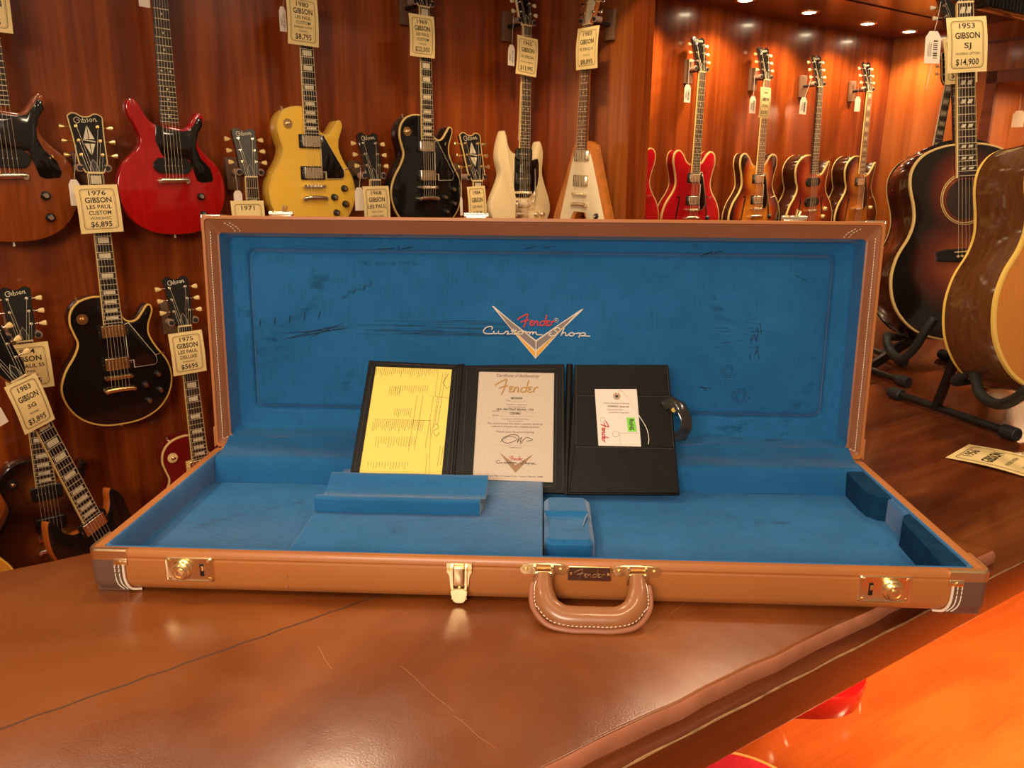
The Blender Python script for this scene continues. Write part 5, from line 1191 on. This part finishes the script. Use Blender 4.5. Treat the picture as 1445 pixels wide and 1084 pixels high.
sign('wine', (265, 498), 1, [Y_('1975'), G_, L_('LES PAUL', .58), L_('DELUXE', .50), SM_('W/NOHSC'), Pn('$5695', .50)], 'cream price sign reading 1975 and $5695 beside the left edge of the case lid')
sign('yellow', (427, 30), -1, [Y_('1980'), G_, L_('LES PAUL', .50, .07), L_('CUSTOM', .46, .07), SM_('REFINISHED W/OHSC', .6), SM_('W/OHSC', .28), Pn('$8,795', .52)], 'cream price sign reading 1980 and $8,795 above the yellowed white guitar', w=.110, h=.148)
sign('plain_head', (351, 314), 0, [Y_('1971'), G_, L_('LES PAUL', .50)], 'cream price sign reading 1971, its lower half hidden behind the case lid', w=.112)
sign('black_silver', (595.5, 51), 0, [Y_('1969'), G_, L_('LES PAUL', .52, .07), L_('CUSTOM', .48, .07), SM_('W/OHSC', .3), Pn('$22,000', .58)], 'cream price sign reading 1969 and $22,000 on the black guitar with silver pickups')
sign('black_head', (531.5, 291), 1, [Y_('1968'), G_, L_('LES PAUL', .72, .10), SM_('ROUTED'), SM_('HUMBUCKERS', .5), SM_('W/OHSC')], 'cream price sign reading 1968 standing just above the case lid')
sign('split_head', (673, 291), 2, [Y_('1984'), G_, L_('LES PAUL', .56, .07), L_('CUSTOM', .50, .07), Pn('$6,990', .58)], 'narrow yellow price sign reading 1984 and $6,990 just above the case lid', w=.088, h=.150)
sign('ivory', (743.5, 79.5), -2, [Y_('1965'), G_, L_('SG SPECIAL', .64, .075), SM_('W/ORIG VIBRATO', .62), Pn('$13,995', .60)], 'cream price sign reading 1965 and $13,995 on the neck of the ivory guitar')
sign('vee', (829, 68), 0, [Y_('1983'), G_, L_('FLYING V', .60, .08), SM_('W/OHSC', .3), Pn('$8,895', .56)], 'cream price sign reading FLYING V on the neck of the V-shaped guitar', w=.125, h=.148)
sign('burst_semi', (1079, 145), -1, [Y_('1964'), G_, L_('ES-335', .5), Pn('$21,995', .60)], 'small yellow price sign reading 1964 on the orange sunburst guitar', w=.076, h=.142)
sign('sj', (1364, 63), 0, [Y_('1953'), G_, L_('SJ', .18, .10), SM_('W/ORIG LIFTON', .60), Pn('$14,900', .58)], 'large cream price sign reading 1953 SJ and $14,900 at the upper right', w=.107, h=.140)
sign('dark_back', (1355, 85), 0, [Y_('1964'), G_, SM_('W/OHSC', .3), Pn('$9,495', .62)], 'yellow price sign half covered by the 1953 sign', w=.105, h=.140)
sign('walnut', (-19, 4), 0, [Y_('1959'), G_, Pn('$9,895', .5)], 'price sign at the top left edge, only its lower right corner in view')
A_ = on_z(1334, 646, TOP+.002); Bb = on_z(1367, 628, TOP+.002); xv = (Bb-A_); wd_ = xv.length; xv.normalize(); zv = Vector((.02, 0, 1)).normalized(); yv = zv.cross(xv).normalized(); zv = xv.cross(yv); hh_ = .180
Cc = (A_+Bb)/2-yv*hh_/2+Vector((0, 0, .0015))
sign_at(T4(Cc) @ Matrix(((xv.x, yv.x, zv.x, 0), (xv.y, yv.y, zv.y, 0), (xv.z, yv.z, zv.z, 0), (0, 0, 0, 1))), [Y_('1956'), G_, SM_('W/ORIG FINISH', .5), SM_('W/OHSC', .34), Pn('$8,795', .5)], 'cream price sign lying flat on the wooden counter at the right', w=wd_, h=hh_)

# ================================================================== STRUNG WHITE TAGS
M_cord = mat('tag_string', (.70, .58, .44), .7)
def swing(M, px, top, label, w=.026, h=.046, z=.016, roll=0, extra=None, bar=True, m=None, s=None):
    s = M.to_scale().x; P = hit(M, px, z/s); Q = hit(M, top, z/s)
    Mt = M @ T4(P) @ Matrix.Rotation(math.radians(roll), 4, 'Z') @ Matrix.Scale(1/s, 4)
    b = MB(); b.prism([(-w/2, -h/2), (w/2, -h/2), (w/2, h*.30), (w*.26, h/2), (-w*.26, h/2), (-w/2, h*.30)], 0, .0009)
    o = b.build('string_tag', m or M_tagw, None, 0); o.matrix_world = Mt; tag(o, label, 'tag', 'strung white tags on the guitars')
    b = MB(); q = Mt.inverted() @ (M @ Q); b.tube([(0, h*.40, .0012), (q.x*.4+.001, h*.4+(q.y-h*.4)*.4, q.z*.4+.001), tuple(q)], .0006, 5); b.build('string', M_cord, o)
    if extra: q2 = Mt.inverted() @ (M @ hit(M, extra, z/s)); b = MB(); b.tube([(0, -h/2, .0004), tuple(q2)], .0010, 5); b.build('loose_string', M_cord, o)
    if bar:
        b = MB(); rnd = random.Random(len(label))
        for i in range(9): b.box((w*.05-.001, -h*.34+i*h*.065, .0009), (w*.30, -h*.34+i*h*.065+h*.03*(.4+rnd.random()), .0012))
        for i in range(4): b.box((-w*.32+i*w*.07, -h*.28, .0009), (-w*.30+i*w*.07, h*(.0+.2*rnd.random()), .0012))
        b.build('printing', M_ink, o, 0)
    return o
W_ = lambda k: ALL[k].matrix_world
swing(W_('yellow'), (399, 27), (401, -4), 'white tag hanging left of the 1980 price sign', h=.075, w=.024)
swing(W_('black_gold'), (106, 272), (107, 205), 'white tag hanging behind the 1976 price sign', w=.030, h=.075, z=.010, bar=False)
swing(W_('plain_head'), (336, 280), (331, 238), 'white tag hanging by the 1971 price sign', w=.028, h=.05, bar=False)
swing(W_('black_head'), (507, 281), (509, 236), 'white tag hanging left of the 1968 price sign', w=.036, h=.08, z=.012, bar=False)
swing(W_('split_head'), (651, 291), (651, 236), 'thin tag hanging left of the 1984 price sign', w=.012, h=.07, z=.012, bar=False)
swing(W_('ivory'), (721.5, 78), (725, 16), 'white tag hanging left of the 1965 price sign', w=.034, h=.075)
swing(W_('red_semi'), (970, 132), (973, 84), 'white tag hanging from the bright red semi-hollow guitar', w=.040, h=.078)
swing(W_('burst_semi'), (1062, 148), (1065, 106), 'white tag hanging left of the small 1964 price sign', w=.044, h=.080)
swing(W_('red_single'), (1133.5, 149.5), (1146, 108), 'white tag hanging from the dark-necked reddish guitar', w=.055, h=.082, roll=-4)
swing(W_('brown_single'), (1210, 147), (1211, 116), 'white tag hanging from the rightmost brown sunburst guitar', w=.050, h=.076, bar=False)
swing(W_('sj'), (1316, 67), (1328, 2), 'large white barcode tag hanging left of the 1953 price sign', w=.042, h=.082, roll=-5, extra=(1307, 126))
swing(W_('red_double'), (203, -3), (205, -30), 'white tag above the red double-cutaway guitar, its lower end in view', w=.032, h=.05, bar=False)
swing(W_('leaning'), (-2, 587), (-4, 560), 'white tag at the left edge beside the slanted 1983 sign', w=.03, h=.055, bar=False)

# ================================================================== ACOUSTIC STANDS ON THE COUNTER
def foot(a, d, par, L=.036, r=.0145):
    d = d.normalized(); b = MB(); n = 28; X = d.orthogonal().normalized(); Y = d.cross(X)
    R_ = []
    for t, k in ((0, .80), (.08, .98), (.12, 1), (.88, 1), (.95, .97), (1, .86)):
        R_.append([a+d*(L*t)+(X*math.cos(2*math.pi*i/n)+Y*math.sin(2*math.pi*i/n))*r*k*(1 if i % 2 else (.93 if .1 < t < .9 else 1)) for i in range(n)])
    b.rings(R_); return b.build('rubber_foot', M_rubber, par, 25)
def stand(label, bars, strut, yokes, origin):
    o = empty('guitar_stand', T4(origin), label, 'stand', 'black guitar stands on the counter'); inv = -origin
    for (a, c) in bars:
        a = a+inv; c = c+inv; b = MB(); b.cyl(a, c, .0085, n=14); q = b.build('base_bar', M_tube, o); d = (c-a).normalized()
        foot(c-d*.006, d, q); foot(a+d*.006, -d, q)
    for (a, c) in strut:
        a = a+inv; c = c+inv; b = MB(); d = (c-a).normalized(); X = Vector((ux, uy, 0)); X = (X-d*X.dot(d)).normalized(); Y = d.cross(X)
        b.rings([[p+X*(sx*.0115)+Y*(sy*.006) for sx, sy in ((-1, -1), (1, -1), (1, 1), (-1, 1))] for p in (a, c)]); b.build('strut', M_tube, o)
    for pts in yokes:
        b = MB(); P = crom([tuple(p+inv) for p in pts], 5, False) if False else [p+inv for p in pts]
        Q = []
        for i in range(len(P)-1):
            p0, p1, p2, p3 = P[max(0, i-1)], P[i], P[i+1], P[min(len(P)-1, i+2)]
            for j in range(6):
                t = j/6; Q.append(.5*((2*p1)+(p2-p0)*t+(2*p0-5*p1+4*p2-p3)*t*t+(3*p1-p0-3*p2+p3)*t**3))
        Q.append(P[-1]); b.tube(Q, [.0105]*(len(Q)-1)+[.009], 12); b.build('yoke_arm', M_rubber, o, 60)
CZ = TOP+.0145
def rt(x, y, t): return CAM + ray(x, y)*t
# stand under the foreground acoustic
a = on_z(1270, 557, CZ); c = on_z(1418, 608, CZ); a2 = on_z(1338, 502, CZ); c2 = a2+(c-a)*.9
st_a = a+(c-a)*.38; 
bot = MN @ Vector((0, -.228, -.05))
hub = MN @ Vector((0, -.20, -.16))
stand('black tubular stand with ribbed feet under the foreground acoustic', [(a, c), (a2, c2)], [(st_a, rt(1352, 497, 1.66)), (rt(1352, 497, 1.66), hub), (a2+(c2-a2)*.5, hub)],
      [[hub, MN @ Vector((-.12, -.215, -.15)), rt(1372, 526, 1.62), rt(1383, 556, 1.56), rt(1405, 570, 1.51), rt(1428, 566, 1.46), rt(1452, 548, 1.42)], [hub, MN @ Vector((.10, -.215, -.15)), MN @ Vector((.14, -.23, -.05)), MN @ Vector((.14, -.235, .02)), MN @ Vector((.12, -.19, .05))]], Vector(((a.x+c.x)/2, (a.y+c.y)/2, TOP)))
a = on_z(1205, 514, CZ); c = on_z(1270, 536, CZ); a2 = on_z(1222, 490, CZ); c2 = on_z(1268, 508, CZ)
hub = MSJ @ Vector((0, -.20, -.16))
stand('black tubular stand under the sunburst acoustic, partly behind the case lid', [(a, c), (a2, c2)], [(a+(c-a)*.3, hub), (a2+(c2-a2)*.5, hub)],
      [[hub, MSJ @ Vector((-.10, -.22, -.15)), rt(1252, 474, 2.02), rt(1257, 496, 1.98), rt(1272, 506, 1.93), rt(1290, 492, 1.89), rt(1304, 470, 1.86), rt(1319, 449, 1.84)], [hub, MSJ @ Vector((.10, -.215, -.15)), MSJ @ Vector((.13, -.24, -.05)), MSJ @ Vector((.13, -.24, .02)), MSJ @ Vector((.12, -.19, .04))]], Vector(((a.x+c.x)/2, (a.y+c.y)/2, TOP)))

# ================================================================== GUITARS AND TAGS INSIDE THE GLASS CABINET
cabM = []
for i, (px, lab, tp) in enumerate(((1436, 'amber guitar glowing behind the cabinet glass at the right edge', B_spruce),)):
    Bc = room(RU+.22, dw-.19, .42)
    Mc, s = frame_from(Bc+Vector((0, 0, .6285)), Bc, AZ-math.pi/2)
    g = guitar('single', Mc, lab, None, tp, M_maple, bind=M_cream, neckm=M_maple, board=M_maple, logo=False, strings=False); cabM += [Mc, Mc]
swing(cabM[0], (1412, 158), (1416, 128), 'white tag behind the cabinet glass, left one', w=.045, h=.10, roll=-8, bar=False)
swing(cabM[1], (1437, 168), (1441, 130), 'bright yellow-white tag behind the cabinet glass at the right edge', w=.06, h=.085, bar=False)
# END
